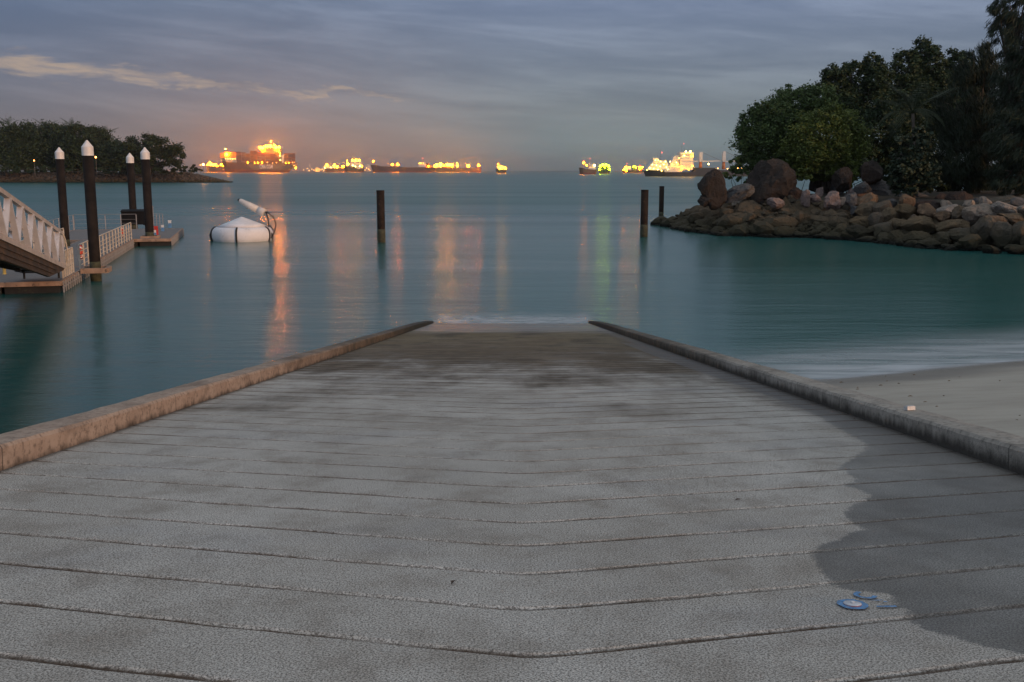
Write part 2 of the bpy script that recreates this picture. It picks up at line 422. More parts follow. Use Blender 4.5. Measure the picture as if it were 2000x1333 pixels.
ramp = np_mesh('boat_ramp', np.array(vs), np.stack([i, i+1, i+nx+1, i+nx], 1), M_RAMP, smooth=False)
at_ = ramp.data.attributes.new('joint_distance', 'FLOAT', 'POINT'); at_.data.foreach_set('value', np.array(jat, np.float32))
ramp.location = RAMP_ROOT; ramp.rotation_euler = (-THETA, 0, 0); tag(ramp, kind='structure')

# kerbs
def kerb_mat(name, ca, cb, stain_lo, streak):
    m, g, b, out = new_mat(name)
    v = g.obj(); X, Sx, Z = g.sep(v)[:3]
    n = g.noise(v, 3.0, 7, .65); n2 = g.noise(v, 22.0, 6, .7)
    c = g.mix(g.step(n, .3, .7), ca, cb)
    c = g.mix(g.m('MULTIPLY', g.step(n2, .48, .66), .7), c, tuple(x*.42 for x in ca[:3])+(1,)); c = g.mix(g.m('MULTIPLY', g.step(g.noise(g.mapv(v, (2, 1.2, 2), (7, 7, 7)), 1.0, 8, .7), .5, .66), .55), c, tuple(x*.35 for x in ca[:3])+(1,))
    vs = g.noise(g.mapv(v, (6.0, 6.0, .8)), 1.0, 6, .7)
    band = g.m('ADD', Z, g.m('MULTIPLY', g.m('SUBTRACT', vs, .5), .16))
    c = g.mix(g.m('MULTIPLY', g.step(band, stain_lo[0], stain_lo[1], 1, 0), streak), c, (.035,.032,.027,1))
    sv = g.m('ADD', Sx, g.m('MULTIPLY', g.m('SUBTRACT', g.noise(g.mapv(v, (3, .55, 3)), 1.0, 6, .65), .5), 12.0))
    c = g.mix(g.m('MULTIPLY', g.step(sv, 11.0, 20.0), .85), c, g.mix(g.step(n, .42, .6), (.035,.032,.022,1), (.105,.075,.045,1)))
    c = g.mix(g.step(sv, 23.0, 31.0), c, g.mix(n2, (.012,.012,.010,1), (.045,.042,.028,1)))
    jt = g.m('ABSOLUTE', g.m('SUBTRACT', g.m('FRACT', g.m('DIVIDE', g.m('ADD', Sx, .35), 3.05)), .5))
    c = g.mix(g.step(jt, .4975, .499, 0, .75), c, (.04,.035,.03,1))
    g.set(b.inputs['Base Color'], c); g.set(b.inputs['Roughness'], g.step(sv, 14, 24, .85, .6)); b.inputs['Specular IOR Level'].default_value = .2
    bp = g.n('ShaderNodeBump', {'Strength': .6, 'Distance': .008, 'Height': g.m('ADD', n2, g.noise(v, 80.0, 3, .7))}); g.set(b.inputs['Normal'], bp.outputs[0])
    return m
M_KL = kerb_mat('kerb_concrete_warm_lit', (.34,.255,.195,1), (.44,.345,.27,1), (-.02, .05), .8)  # orange lamplight on the left kerb is partly mixed into its colour
M_KR = kerb_mat('kerb_concrete_grey', (.30,.275,.235,1), (.40,.37,.32,1), (.02, .11), .9)
def kerb(name, x_in, sgn, s0, s1, width, mat, label):
    prof = [(0, -.06), (0, 0), (.001, .122), (.016, .143), (width*.55, .147), (width-.008, .144), (width, .136), (width+.004, -.3), (width+.01, -6.0)]
    ss = np.arange(s0, s1, .11); cols = []
    for j, (px, pz) in enumerate(prof):
        col = []
        for s in ss:
            e = max(0, (s-14)/22)
            q = noise.noise(Vector((s*2.3, j*1.7, sgn*9)))*.5 + noise.noise(Vector((s*8, j*3.1, sgn*4)))*.5
            q2 = noise.noise(Vector((s*.45, 3.3, sgn*5)))
            k = (.0055 + .02*e*e) if 0 < j < 8 else 0
            dz = q*k*1.3 + (.008*q2 if 1 < j < 7 else 0) - (.045*max(0, (s-33)/4)**1.5 if 1 < j < 7 else 0)
            col.append((x_in + sgn*(px + q*k*.8), s, pz + dz))
        cols.append(col)
    vs, fs = [], []; mN = len(ss)
    for j in range(len(prof)-1):                         # separate vertices per face strip keep the arrises crisp
        o0 = len(vs); vs += cols[j] + cols[j+1]
        for i in range(mN-1):
            q = (o0+i, o0+mN+i, o0+mN+i+1, o0+i+1); fs.append(q if sgn > 0 else q[::-1])
    o = np_mesh(name, np.array(vs), np.array(fs), mat, smooth=True); o.location = RAMP_ROOT; o.rotation_euler = (-THETA, 0, 0)
    return tag(o, label, 'kerb', 'kerbs along the boat ramp')
s_end = Y_END/cos(THETA)
kerb('ramp_kerb', XL, -1, -4, s_end+1.0, .25, M_KL, 'long concrete kerb along the water side of the ramp with inner face tinted by warm orange light')
kerb('ramp_kerb', XR, 1, -4, s_end+.7, .25, M_KR, 'long grey concrete kerb with dark stains between the ramp and the sand')

# survey disc and blue paint marks
def rp(px, py, z=0.0):
    x, s = onramp(px, py); return RAMP_ROOT + Vector((x, s*cos(THETA) + z*sin(THETA), -s*sin(THETA) + z*cos(THETA)))
M_DISC = mat_simple('disc_metal', (.62,.63,.65), .45, .12, 30, metallic=.3)
M_RED = mat_simple('red_paint', (.42,.03,.025), .5, .2, 30)
M_BLUE = mat_simple('blue_paint', (.09,.24,.46), .9, .35, 60, dirt=((.26,.27,.28,1), .50))
c0 = rp(1665, 1184)
root = empty('survey_marker', c0, 'small round metal survey disc with red rim inside blue paint ring', 'survey marker')
root.rotation_euler = (-THETA, 0, 0)
rd = .030
mb = MB(); mb.lathe([(rd, -.004), (rd, .005), (rd*.96, .0065), (.001, .0065)], 32); mb.build('rim', M_RED, root)
mb = MB(); mb.lathe([(rd*.93, .0068), (rd*.95, .0095), (rd*.8, .011), (.001, .0115)], 32); mb.build('disc', M_DISC, root, True)
mb = MB(); mb.lathe([(.008, .0116), (.007, .015), (.004, .017), (.001, .017)], 16); mb.build('knob', M_DISC, root, True)
def flat(name, polys, label, o):
    mb = MB()
    for p in polys: mb.add([(x, y, .0065) for x, y in p], [tuple(range(len(p)))])
    ob = mb.build(name, M_BLUE); ob.location = o; ob.rotation_euler = (-THETA, 0, 0); return tag(ob, label, 'paint mark', 'blue paint marks')
def arcband(cx, cy, r0x, r1x, asp, a0, a1, n=26, jit=.004):
    q = []
    A = [a0 + (a1-a0)*k/n for k in range(n+1)]
    for k in range(n):
        a, e = A[k], A[k+1]
        j = lambda t: 1 + .07*noise.noise(Vector((t*2.7, r1x*90, 1)))
        q.append([(cx+r0x*cos(a), cy+r0x*asp*sin(a)), (cx+r1x*j(a)*cos(a), cy+r1x*j(a)*asp*sin(a)), (cx+r1x*j(e)*cos(e), cy+r1x*j(e)*asp*sin(e)), (cx+r0x*cos(e), cy+r0x*asp*sin(e))])
    return q
flat('paint_mark', arcband(0, 0, .028, .048, 1.15, 0, 2*pi, 40), 'blue paint ring sprayed round the survey disc', c0)
c1 = rp(1690, 1166)
flat('paint_mark', arcband(0, 0, .022, .037, 1.1, radians(100), radians(345)), 'open blue paint arc above the survey disc', c1)
c2 = rp(1731, 1188)
flat('paint_mark', [[(-.034,-.008),(-.005,-.010),(.033,-.007),(.032,.007),(.0,.006),(-.031,.004)]], 'short blue paint dash beside the survey disc', c2)
c3 = rp(1712, 1176)
flat('paint_mark', [[(-.03,-.003),(.005,-.006),(.025,.002),(.005,.003)], [(.015,-.02),(.03,-.023),(.028,-.014),(.018,-.012)]], 'faint blue paint flecks between the arc and the dash', c3)

# small bits lying on the ramp and kerb
M_WHITE = mat_simple('white_plastic', (.50,.50,.49), .5, .12, 20)
xk, sk = onramp(1776, 812)
mb = MB(); mb.box(-.035,.035,-.022,.022,0,.028); mb.box(-.03,.03,-.017,.017,.028,.031)
o = mb.build('white_block', M_WHITE)
xw = XR+.12; yw = xw*F/776*(CP + (CY-806)/F*SP)*1.0; o.location = RAMP_ROOT + Vector((xw, yw, -RS*yw + .150)); o.rotation_euler = (-THETA, 0, .3)
tag(o, 'small white plastic block lying on top of the right kerb', 'block')
M_LEAF = mat_simple('dry_leaf', (.07,.045,.03), .8, .4, 40)
for (px, py, sz, a, lab) in ((1442,979,.020,.4,'small dark dry leaf on the pale concrete right of the ramp centre'), (886,1141,.018,1.2,'tiny reddish leaf on the concrete left of the ramp centre'),
                        (1668,820,.02,2.0,'tiny leaf in the wet strip beside the right kerb')):
    mb = MB(); mb.add([(-sz,0,.006),(-sz*.2,sz*.42,.013),(sz,0,.008),(-sz*.1,-sz*.42,.012)], [(0,1,2),(0,2,3)][::1])
    o = mb.build('dry_leaf', M_LEAF); o.location = rp(px, py); o.rotation_euler = (-THETA, 0, a); tag(o, lab, 'leaf')

# ------------------------------------------------------------------ beach
SH0, SH1 = onz(1590, 741), onz(2000, 707)
shd = Vector((SH1.x-SH0.x, SH1.y-SH0.y)).normalized(); shn = Vector((shd.y, -shd.x))   # towards the land
def beach_d(x, y):
    dd = (x-SH0.x)*shn.x + (y-SH0.y)*shn.y
    al = (x-SH0.x)*shd.x + (y-SH0.y)*shd.y
    return dd + .35*np.sin(al*.16) + np.clip(al-30, 0, 200)*.35
m, g, b, out = new_mat('beach_sand')
v = g.obj(); X, Y, Z = g.sep(v)[:3]
n = g.noise(g.mapv(v, (.25, .8, 1)), 1.0, 6, .6); n2 = g.noise(v, 30.0, 5, .7); n3 = g.noise(g.mapv(v, (.5, 2.6, 1)), 1.0, 6, .65)
c = g.mix(g.step(n, .3, .7), (.35,.325,.275,1), (.42,.395,.335,1))
c = g.mix(g.m('MULTIPLY', g.step(n3, .5, .72), .35), c, (.25,.225,.185,1))
c = g.mix(g.m('MULTIPLY', g.step(n2, .54, .7), .3), c, (.20,.18,.15,1))
wetm = g.step(g.m('ADD', Z, g.m('MULTIPLY', g.m('SUBTRACT', n, .5), .12)), .10, .30, 1, 0)
c = g.mix(g.m('MULTIPLY', wetm, .8), c, (.17,.155,.13,1))
g.set(b.inputs['Base Color'], c); g.set(b.inputs['Roughness'], g.step(wetm, 0, 1, .95, .45)); b.inputs['Specular IOR Level'].default_value = .2
bp = g.n('ShaderNodeBump', {'Strength': .35, 'Distance': .03, 'Height': g.m('ADD', g.m('MULTIPLY', n2, .3), n3)}); g.set(b.inputs['Normal'], bp.outputs[0])
def zbeach(X, Y):
    dd = beach_d(X, Y); z = np.where(dd > 0, .105*dd, .12*dd)
    z = np.minimum(z, 2.2 + .02*dd)
    rampz = H - HR - RS*Y
    lim = rampz - .04                                   # never over the kerb
    z = np.where(X < XR + 3, np.minimum(z, lim), z)
    return np.maximum(z + .02*vfbm(X*.25, Y*.4), -2.0)
o = grid_mesh('beach', np.concatenate([np.arange(XR+.2, 22, .45), np.arange(22, 90, 2.5)]), np.arange(-30, 46, .6), zbeach, m)
tag(o, kind='structure')
M_WEED = mat_simple('dry_weed', (.12,.095,.06), .9, .3, 10)
mb = MB()
for k in range(24):
    px, py = rnd.uniform(1640, 2000), rnd.uniform(725, 835)
    # march the ray on to the sand
    r = ray(px, py); hit = None
    for y in np.arange(8, 34, .1):
        p = Vector((r.x*y, y, H + r.z*y))
        if p.x > XR+.4 and p.z <= float(zbeach(np.array([[p.x]]), np.array([[p.y]]))[0,0]): hit = p; break
    if hit is None: continue
    L = rnd.uniform(.03, .10); a = rnd.uniform(-.5, .5)
    q = hit + Vector((cos(a)*L, sin(a)*L, .01))
    mb.tube([hit+Vector((0,0,.008)), hit.lerp(q,.5)+Vector((0,rnd.uniform(-.03,.03),.015)), q], [.008,.012,.005], 5)
tag(mb.build('beach_litter', M_WEED), kind='stuff')

# foam where the swell meets the ramp foot and the sand
M_F1 = foam_mat('ramp_foam', (.66,.69,.72,1), .62, .9, 2.6)
M_F2 = foam_mat('beach_foam', (.60,.65,.68,1), .72, .22, 1.1)
n = 40
pin = [(-3.15 + 6.3*k/(n-1), Y_END - .35 + .2*noise.noise(Vector((k*.4, 1, 1)))) for k in range(n)]
pout = [(-3.7 + 7.4*k/(n-1), Y_END + 3.4 + .8*noise.noise(Vector((k*.3, 4, 1)))) for k in range(n)]
tag(strip('sea_foam', [Vector((*p, 0)) for p in pin], [Vector((*p, 0)) for p in pout], M_F1, .02), kind='stuff')
pin, pout = [], []
for k in range(60):
    al = -6 + 60*k/59
    base = SH0.xy + shd*al
    off = -(.35*sin(al*.16) + max(0, al-30)*.35)
    p = base + shn*(off + .8); q = base - shn*(5.6 - off*0 + .9*noise.noise(Vector((al*.2, 2, 2))) + .05*max(0, al)) + shn*off
    pin.append(Vector((p.x, p.y, 0))); pout.append(Vector((q.x, q.y, 0)))
o = strip('sea_foam', pin, pout, M_F2, .02, 14, lambda x, y: float(zbeach(np.array([[x]]), np.array([[y]]))[0, 0]))
tag(o, kind='stuff')
# ------------------------------------------------------------------ right headland terrain
front = [onz(*p).xy for p in ((1283,440),(1312,446),(1340,452),(1400,460),(1500,464),(1600,466),(1660,470),(1720,476),(1800,485),(1900,492),(2000,498),(2150,508),(2500,520))]
FRONT_LINE = [Vector(p) for p in front]
poly = FRONT_LINE + [Vector(p) for p in ((140,62),(200,120),(200,260),(90,190),(52,142),(32,124),(21,113))]
PP = np.array([[p.x, p.y] for p in poly])
def poly_dist(X, Y):
    """signed distance to the shoreline, positive on land"""
    best = np.full(X.shape, 1e9); ins = np.zeros(X.shape, bool)
    for i in range(len(PP)):
        ax, ay = PP[i]; bx, by = PP[(i+1) % len(PP)]
        dx, dy = bx-ax, by-ay
        t = np.clip(((X-ax)*dx + (Y-ay)*dy)/(dx*dx+dy*dy), 0, 1)
        best = np.minimum(best, np.hypot(X-ax-t*dx, Y-ay-t*dy))
        c = ((ay > Y) != (by > Y)); dyy = dy if abs(dy) > 1e-9 else 1e-9
        ins ^= c & (X < dx*(Y-ay)/dyy + ax)
    return np.where(ins, best, -best)
XB = onz(1650, 468).x                                   # outcrop to the left of this, sea wall to the right
def zland(X, Y, rough=True):
    d = poly_dist(X, Y)
    z = np.where(d > 0, np.where(d < 8.2, .36*d, 2.95 + .03*(d-8.2)), .5*d)
    z = np.minimum(z, 4.2)
    if rough:
        k = np.clip((XB + 2 - X)/5, 0, 1)
        z = z - .6*(1-k)*np.clip(d, 0, 1.5)/1.5*np.clip((13-d)/3, 0, 1)
        z = z + k*np.clip(d, 0, 1.2)/1.2*(.75*vfbm(X*.35, Y*.6, 3, 6) + .7*np.abs(vfbm(X*1.1, Y*1.6, 8, 5)) - .25) + .10*vfbm(X*.8, Y*.8, 1)
    return np.maximum(z, -2.5)
def z1(x, y): return float(zland(np.array([x]), np.array([y]), False)[0])
def hitland(px, py):
    r = ray(px, py)
    for y in np.arange(62, 150, .2):
        x, z = r.x*y, H + r.z*y
        if z <= z1(x, y): return Vector((x, y, z))
    return None

def rock_mat(name, stops, lich=.22, tide=True, seedoff=0.0):
    m, g, b, out = new_mat(name)
    v = g.obj(); rndn = g.n('ShaderNodeObjectInfo').outputs['Random']
    v = g.n('ShaderNodeVectorMath', {0: v, 1: g.comb(g.m('MULTIPLY', rndn, 37.0), g.m('MULTIPLY', rndn, 11.0), seedoff)}, operation='ADD').outputs[0]
    n = g.noise(v, .9, 8, .65, .6); n2 = g.noise(v, 4.5, 7, .7); n3 = g.noise(v, 16.0, 5, .7)
    c = g.ramp(g.m('ADD', g.m('MULTIPLY', rndn, .55), g.m('MULTIPLY', n, .45)), stops)
    c = g.mix(g.m('MULTIPLY', g.step(n2, .48, .66), .55), c, g.mix(1.0, c, (.42,.40,.38,1), 'MULTIPLY'))
    str_ = g.noise(g.mapv(v, (1.6, 1.6, .28), (3, 1, 2)), 1.0, 7, .7)
    c = g.mix(g.m('MULTIPLY', g.step(str_, .46, .62), .6), c, g.mix(1.0, c, (1.75,1.55,1.4,1), 'MULTIPLY'))
    c = g.mix(g.m('MULTIPLY', g.step(n3, .58, .7), lich), c, (.28,.26,.23,1))
    if tide:
        wz = g.sep(g.n('ShaderNodeNewGeometry').outputs['Position'])[2]
        k = g.step(g.m('ADD', wz, g.m('MULTIPLY', g.m('SUBTRACT', n2, .5), 1.1)), .7, 1.9, 1, 0)
        c = g.mix(g.m('MULTIPLY', k, .85), c, g.mix(n, (.032,.032,.018,1), (.075,.066,.038,1)))
        k2 = g.step(g.m('ADD', wz, g.m('MULTIPLY', g.m('SUBTRACT', n2, .5), .5)), .15, .45, 1, 0)
        c = g.mix(k2, c, (.012,.013,.010,1))
    g.set(b.inputs['Base Color'], c); b.inputs['Roughness'].default_value = .88; b.inputs['Specular IOR Level'].default_value = .2
    bp = g.n('ShaderNodeBump', {'Strength': 1.0, 'Distance': .22, 'Height': g.m('ADD', n2, g.m('MULTIPLY', n3, .45))}); g.set(b.inputs['Normal'], bp.outputs[0])
    return m
M_ROCK_WALL = rock_mat('sea_wall_rock', [(0,(0.0857,0.0605,0.0311,1)),(.25,(0.1267,0.0924,0.0528,1)),(.5,(0.1490,0.1102,0.0653,1)),(.7,(0.1118,0.0960,0.0746,1)),(.85,(0.1677,0.1208,0.0746,1)),(1,(0.1938,0.1494,0.1026,1))])
M_ROCK_PALE = rock_mat('pale_rock', [(0,(0.2386,0.1933,0.1455,1)),(.5,(0.2784,0.2393,0.1974,1)),(1,(0.2984,0.2646,0.2285,1))])
M_ROCK_PINK = rock_mat('pink_rock', [(0,(0.2057,0.1406,0.1210,1)),(.5,(0.2313,0.1723,0.1512,1)),(1,(0.2142,0.1814,0.1714,1))])
M_ROCK_GREY = rock_mat('grey_rock', [(0,(0.0797,0.0816,0.0825,1)),(.5,(0.1115,0.1101,0.1072,1)),(1,(0.1355,0.1345,0.1320,1))])
M_ROCK_DARK = rock_mat('dark_rock', [(0,(0.0372,0.0273,0.0226,1)),(.5,(0.0486,0.0364,0.0309,1)),(1,(0.0572,0.0426,0.0354,1))], .35)
M_ROCK_ORANGE = rock_mat('orange_rock', [(0,(0.1586,0.1054,0.0663,1)),(.5,(0.1785,0.1242,0.0796,1)),(1,(0.1917,0.1430,0.0972,1))])
M_ROCK_BIG = rock_mat('granite_boulder', [(0,(0.0306,0.0259,0.0226,1)),(.4,(0.0485,0.0400,0.0345,1)),(.7,(0.0383,0.0307,0.0261,1)),(1,(0.0637,0.0538,0.0451,1))], .2)
M_LEDGE = rock_mat('outcrop_rock', [(0,(0.0422,0.0344,0.0218,1)),(.3,(0.0844,0.0645,0.0391,1)),(.5,(0.1196,0.0915,0.0586,1)),(.62,(0.0634,0.0550,0.0391,1)),(.8,(0.1408,0.1136,0.0782,1)),(1,(0.1056,0.0880,0.0626,1))], .35)
o = grid_mesh('headland', np.concatenate([np.arange(12, 50, .28), np.arange(50, 205, 2.0)]), np.concatenate([np.arange(56, 118, .36), np.arange(118, 262, 3)]), zland, M_LEDGE)
tag(o, kind='structure')
m, g, b, out = new_mat('leaf_litter_ground')
v = g.obj(); n = g.noise(v, .8, 6, .65)
g.set(b.inputs['Base Color'], g.mix(n, (.018,.018,.010,1), (.05,.04,.025,1))); b.inputs['Roughness'].default_value = .95
def zsoil(X, Y):
    d = poly_dist(X, Y); return zland(X, Y, False) + np.clip((d-9.2)*.35, -1.2, .12) + .12*vfbm(X*.5, Y*.5, 4)
o = grid_mesh('wooded_ground', np.concatenate([np.arange(22, 60, .9), np.arange(60, 200, 3.0)]), np.arange(62, 190, 1.4), zsoil, m); tag(o, kind='structure')

# ------------------------------------------------------------------ rocks
_bm = bmesh.new(); bmesh.ops.create_icosphere(_bm, subdivisions=4, radius=1)
ICO_V = np.array([v.co[:] for v in _bm.verts]); ICO_F = np.array([[v.index for v in f.verts] for f in _bm.faces]); _bm.free()
_bm = bmesh.new(); bmesh.ops.create_icosphere(_bm, subdivisions=2, radius=1)
ICO2_V = np.array([v.co[:] for v in _bm.verts]); ICO2_F = np.array([[v.index for v in f.verts] for f in _bm.faces]); _bm.free()
def rock_shape(seed, V=ICO_V, cuts=7, sharp=.5, amp=.16):
    r = random.Random(seed); P = V.copy()
    for _ in range(cuts):
        n = np.array([r.gauss(0,1), r.gauss(0,1), r.gauss(0,1)]); n /= np.linalg.norm(n)
        c = r.uniform(.58, .9); e = P @ n - c
        P = P - np.where(e > 0, e*min(1.0, sharp + .45*r.random()), 0)[:, None]*n
    o = seed*7.13
    if len(V) > 200:
        q = np.array([noise.fractal(Vector((p[0]*1.2+o, p[1]*1.2, p[2]*1.2)), .55, 2.2, 5) for p in V])
    else:
        q = np.array([noise.noise(Vector((p[0]*1.5+o, p[1]*1.5, p[2]*1.5))) for p in V])
    return P*(1 + amp*q[:, None])
def rock(name, c, rx, ry, rz, mat, seed, label, group, cuts=7, tilt=None, sharp=.5, amp=.15, cat='boulder'):
    P = rock_shape(seed, ICO_V, cuts, sharp, amp)*np.array([rx, ry, rz])
    r = random.Random(seed+5)
    R = Matrix.Rotation(tilt if tilt is not None else r.uniform(-.45, .45), 3, 'Y') @ Matrix.Rotation(r.uniform(-.5,.5), 3, 'Z')
    P = P @ np.array(R).T
    o = np_mesh(name, P, ICO_F, mat, smooth=True); o.location = c; o.data.set_sharp_from_angle(angle=radians(17))
    return tag(o, label, cat, group)

def z6(x, y): return 1600 + x/5.0, 300 + y/5.0
def z5(x, y): return 1260 + x/4.762, 300 + y/4.762
W_, P_, K_, G_, D_, O_ = M_ROCK_WALL, M_ROCK_PALE, M_ROCK_PINK, M_ROCK_GREY, M_ROCK_DARK, M_ROCK_ORANGE
WALL = {
 'waterline': [(215,760,150,130,W_),(280,805,140,110,W_),(400,785,280,150,D_),(620,765,210,190,W_),(760,820,170,120,W_),(950,835,230,175,W_),(1060,890,190,95,W_),(1205,840,155,125,W_),
               (1250,915,110,55,G_),(1350,905,90,80,D_),(1460,880,190,150,W_),(1610,775,195,290,W_),(1680,945,195,95,D_),(1800,795,230,215,W_),(1920,935,180,100,D_),(1965,800,180,210,W_),
               (2080,850,190,180,W_),(2180,900,200,180,W_),(800,885,130,60,D_)],
 'second': [(400,675,200,130,W_),(550,665,125,145,W_),(700,615,170,140,W_),(795,700,225,140,W_),(920,650,120,85,W_),(1010,705,310,155,W_),(1310,725,310,125,W_),(1400,790,260,130,W_),(1740,665,225,120,O_),
            (1880,640,225,115,W_),(1970,725,130,120,W_),(2090,700,220,150,W_),(2190,760,200,160,W_)],
 'third': [(360,560,125,95,G_),(455,560,200,150,W_),(615,545,185,175,W_),(860,575,225,130,W_),(1045,570,155,130,O_),(1210,625,195,95,O_),(1265,560,185,105,P_),(1360,605,165,145,W_),
           (1550,600,315,175,P_),(1850,555,275,135,P_),(1985,540,80,80,P_),(2080,590,220,150,W_)],
 'top': [(475,458,215,115,O_),(690,485,120,80,G_),(790,430,105,90,G_),(845,485,140,135,O_),(990,432,210,95,G_),(1085,520,240,125,D_),(1190,450,140,95,D_),(1240,505,105,85,P_),(1370,460,250,140,D_),
         (1450,507,115,95,P_),(1545,478,110,85,G_),(1620,490,140,115,P_),(1820,485,270,115,W_),(1960,500,180,110,G_),(2080,480,230,120,W_)],
}
ORD = 'first second third fourth fifth sixth seventh eighth ninth tenth eleventh twelfth thirteenth fourteenth fifteenth sixteenth seventeenth eighteenth nineteenth twentieth'.split()
CN = {W_.name: 'olive brown', P_.name: 'pale rounded', K_.name: 'pinkish', G_.name: 'grey', D_.name: 'dark brown', O_.name: 'sandy orange'}
ROWN = {'waterline': 'sea wall row at the water', 'second': 'second sea wall row above water', 'third': 'third sea wall row above water', 'top': 'top sea wall row under trees'}
sd = 100
for row, items in WALL.items():
    items.sort(key=lambda q: q[0])
    for k, (cx, cy, ww, hh, mt) in enumerate(items):
        sd += 1
        px, py = z6(cx, cy); p = hitland(px, min(py, 498)) or hitland(px, py+4)
        if p is None: continue
        p = atd(px, py, p.y - .75); s = p.y/F
        rx, rz = ww/5*s/2*1.24, hh/5*s/2*1.28
        rock('boulder', p, rx, (rx+rz)/2*1.05, rz, mt, sd,
             f"{CN[mt.name]} boulder, {ORD[k]} from the headland end, {ROWN[row]}", 'boulders of the sea wall', cuts=15, sharp=.72, amp=.13, tilt=rnd.uniform(-.2,.35) if hh < ww*1.2 else rnd.uniform(-.08,.08))
# big boulders and smaller stones on the outcrop
BIG = [  # (px,py,w,h, mat, depth push, label)
 (1392,371,52,66,M_ROCK_BIG,0,'dark blocky boulder standing alone at the seaward end of the headland',.0),
 (1508,362,88,82,M_ROCK_BIG,2,'largest domed grey brown boulder with reddish streaks on the headland',.05),
 (1606,359,56,56,M_ROCK_BIG,3,'brown domed boulder with a pale crown behind the pink stones',.12),
 (1645,352,42,42,M_ROCK_BIG,4.5,'reddish brown boulder tucked behind the pale crowned boulder',.1),
 (1700,337,46,46,M_ROCK_BIG,6,'upright brown boulder standing in the bushes, highest on the headland',-.1),
 (1712,370,62,33,G_,1,'wide slab shaped grey boulder under the upright brown boulder',.1),
 (1684,368,30,24,G_,1.5,'small grey stone at the left of the slab shaped boulder',.1),
 (1573,388,22,29,K_,-1,'narrow pinkish stone standing upright in front of the large dome',.1),
 (1592,388,22,16,K_,-.6,'small brown stone between two pinkish stones',.1),
 (1625,394,38,32,K_,-1,'broad pink white stone lying before the sea wall',.2),
 (1646,394,17,18,P_,-.8,'small pale stone at the right of the broad pink stone',.1),
 (1662,390,26,30,G_,-.5,'slanting grey stone leaning by the sandy patch',.5),
 (1600,377,16,24,K_,.5,'slim pink stone leaning on the pale crowned boulder',.3),
 (1634,372,24,26,G_,1,'grey round stone in front of the reddish boulder',.0),
 (1676,378,36,22,K_,.5,'flat pinkish stone below the wide slab',.1),
 (1548,380,44,22,D_,-.5,'low dark stone filling the gap right of the large dome',.1),
 (1440,378,62,26,G_,.5,'sloping grey rock ledge running up to the large dome',-.35),
 (1462,385,80,26,P_,-1.2,'smooth pale rock slab sloping below the large dome',-.28),
 (1512,397,34,18,K_,-2,'small pinkish rock under the foot of the large dome',.1),
 (1380,392,28,22,M_ROCK_BIG,-.6,'square brown block under the lone blocky boulder',.1),
]
for k, (px, py, ww, hh, mt, push, lab, tl) in enumerate(BIG):
    q = hitland(px, py + hh*.42) or atd(px, py, 95)
    p = atd(px, py, q.y + push*.5 + .3); s = p.y/F
    rx, rz = ww*s/2*1.12, hh*s/2*1.14
    big = ww > 40 and hh > 40
    rock('boulder' if ww > 30 else 'stone', p, rx, rx*.9, rz*1.05, mt, 400+k*3, lab, 'boulders on the headland', cuts=13 if big else 14, tilt=tl, sharp=.6 if big else .75, amp=.17 if big else .16, cat='boulder' if ww > 30 else 'stone')

def rubble(name, pts, smin, smax, mat, seed):
    r = random.Random(seed); V, Fc = [], []; shapes = [rock_shape(900+i, ICO2_V, 9, .75, .3) for i in range(14)]; o = 0
    for p in pts:
        s = smin + (smax-smin)*r.random()**2.2
        Q = shapes[r.randrange(14)]*np.array([s*r.uniform(.7,1.5), s*r.uniform(.7,1.3), s*r.uniform(.35,.85)])
        R = np.array(Matrix.Rotation(r.uniform(0,6.28), 3, 'Z') @ Matrix.Rotation(r.uniform(-.7,.7), 3, 'X'))
        V.append(Q @ R.T + np.array(p)); Fc.append(ICO2_F + o); o += len(Q)
    return tag(np_mesh(name, np.concatenate(V), np.concatenate(Fc), mat), kind='stuff')
pts = []
while len(pts) < 2600:
    x, y = rnd.uniform(14, XB+4), rnd.uniform(72, 112)
    dd = float(poly_dist(np.array([x]), np.array([y]))[0])
    if not (-.2 < dd < 11): continue
    if rnd.random() < .25 + .75*(dd < 5): pts.append((x, y, float(zland(np.array([x]), np.array([y]))[0]) - .03))
rubble('outcrop_rubble', pts, .08, .42, M_LEDGE, 5)
big = [(x, y, z + .05) for (x, y, z) in pts if rnd.random() < .17]
rubble('outcrop_slabs', big, .45, 1.25, M_LEDGE, 15)
pts = []
for k in range(420):
    t = rnd.uniform(5, len(FRONT_LINE)-1.01); a = FRONT_LINE[int(t)].lerp(FRONT_LINE[int(t)+1], t % 1)
    dd = rnd.uniform(.2, 8.5); x, y = a.x + .28*dd, a.y + .95*dd
    pts.append((x, y, z1(x, y)-.45))
rubble('sea_wall_fill', pts, .12, .38, M_ROCK_WALL, 6)

# ------------------------------------------------------------------ left island
DI = onz(0, 357).y
def isl_edge(x):                                        # the revetment curves away at its seaward tip
    xt = onz(458, 356.5).x
    return DI + 2*np.sin(x*.05) , xt
def zisl(X, Y):
    _, xt = isl_edge(0)
    dr = xt + (xt/DI)*1.35*np.maximum(Y-DI, 0) - X
    front = Y - (DI + 1.2*np.sin(X*.06))
    back = DI + 170 - Y
    d = np.minimum(np.minimum(front, back), dr*.42)
    z = np.where(d > 0, np.minimum(d*.55, 4.3 + .012*d), d*.5)
    return np.maximum(z + .15*vfbm(X*.2, Y*.3), -2)
m, g, b, out = new_mat('island_soil'); v = g.obj()
g.set(b.inputs['Base Color'], g.mix(g.noise(v, .3, 6, .6), (.025,.024,.015,1), (.06,.05,.032,1))); b.inputs['Roughness'].default_value = .95
xt = onz(458, 356.5).x
o = grid_mesh('island', np.concatenate([np.arange(-420, -250, 8.0), np.arange(-250, xt+4, 1.1)]), np.arange(DI-6, DI+180, 1.4), zisl, m); tag(o, kind='structure')
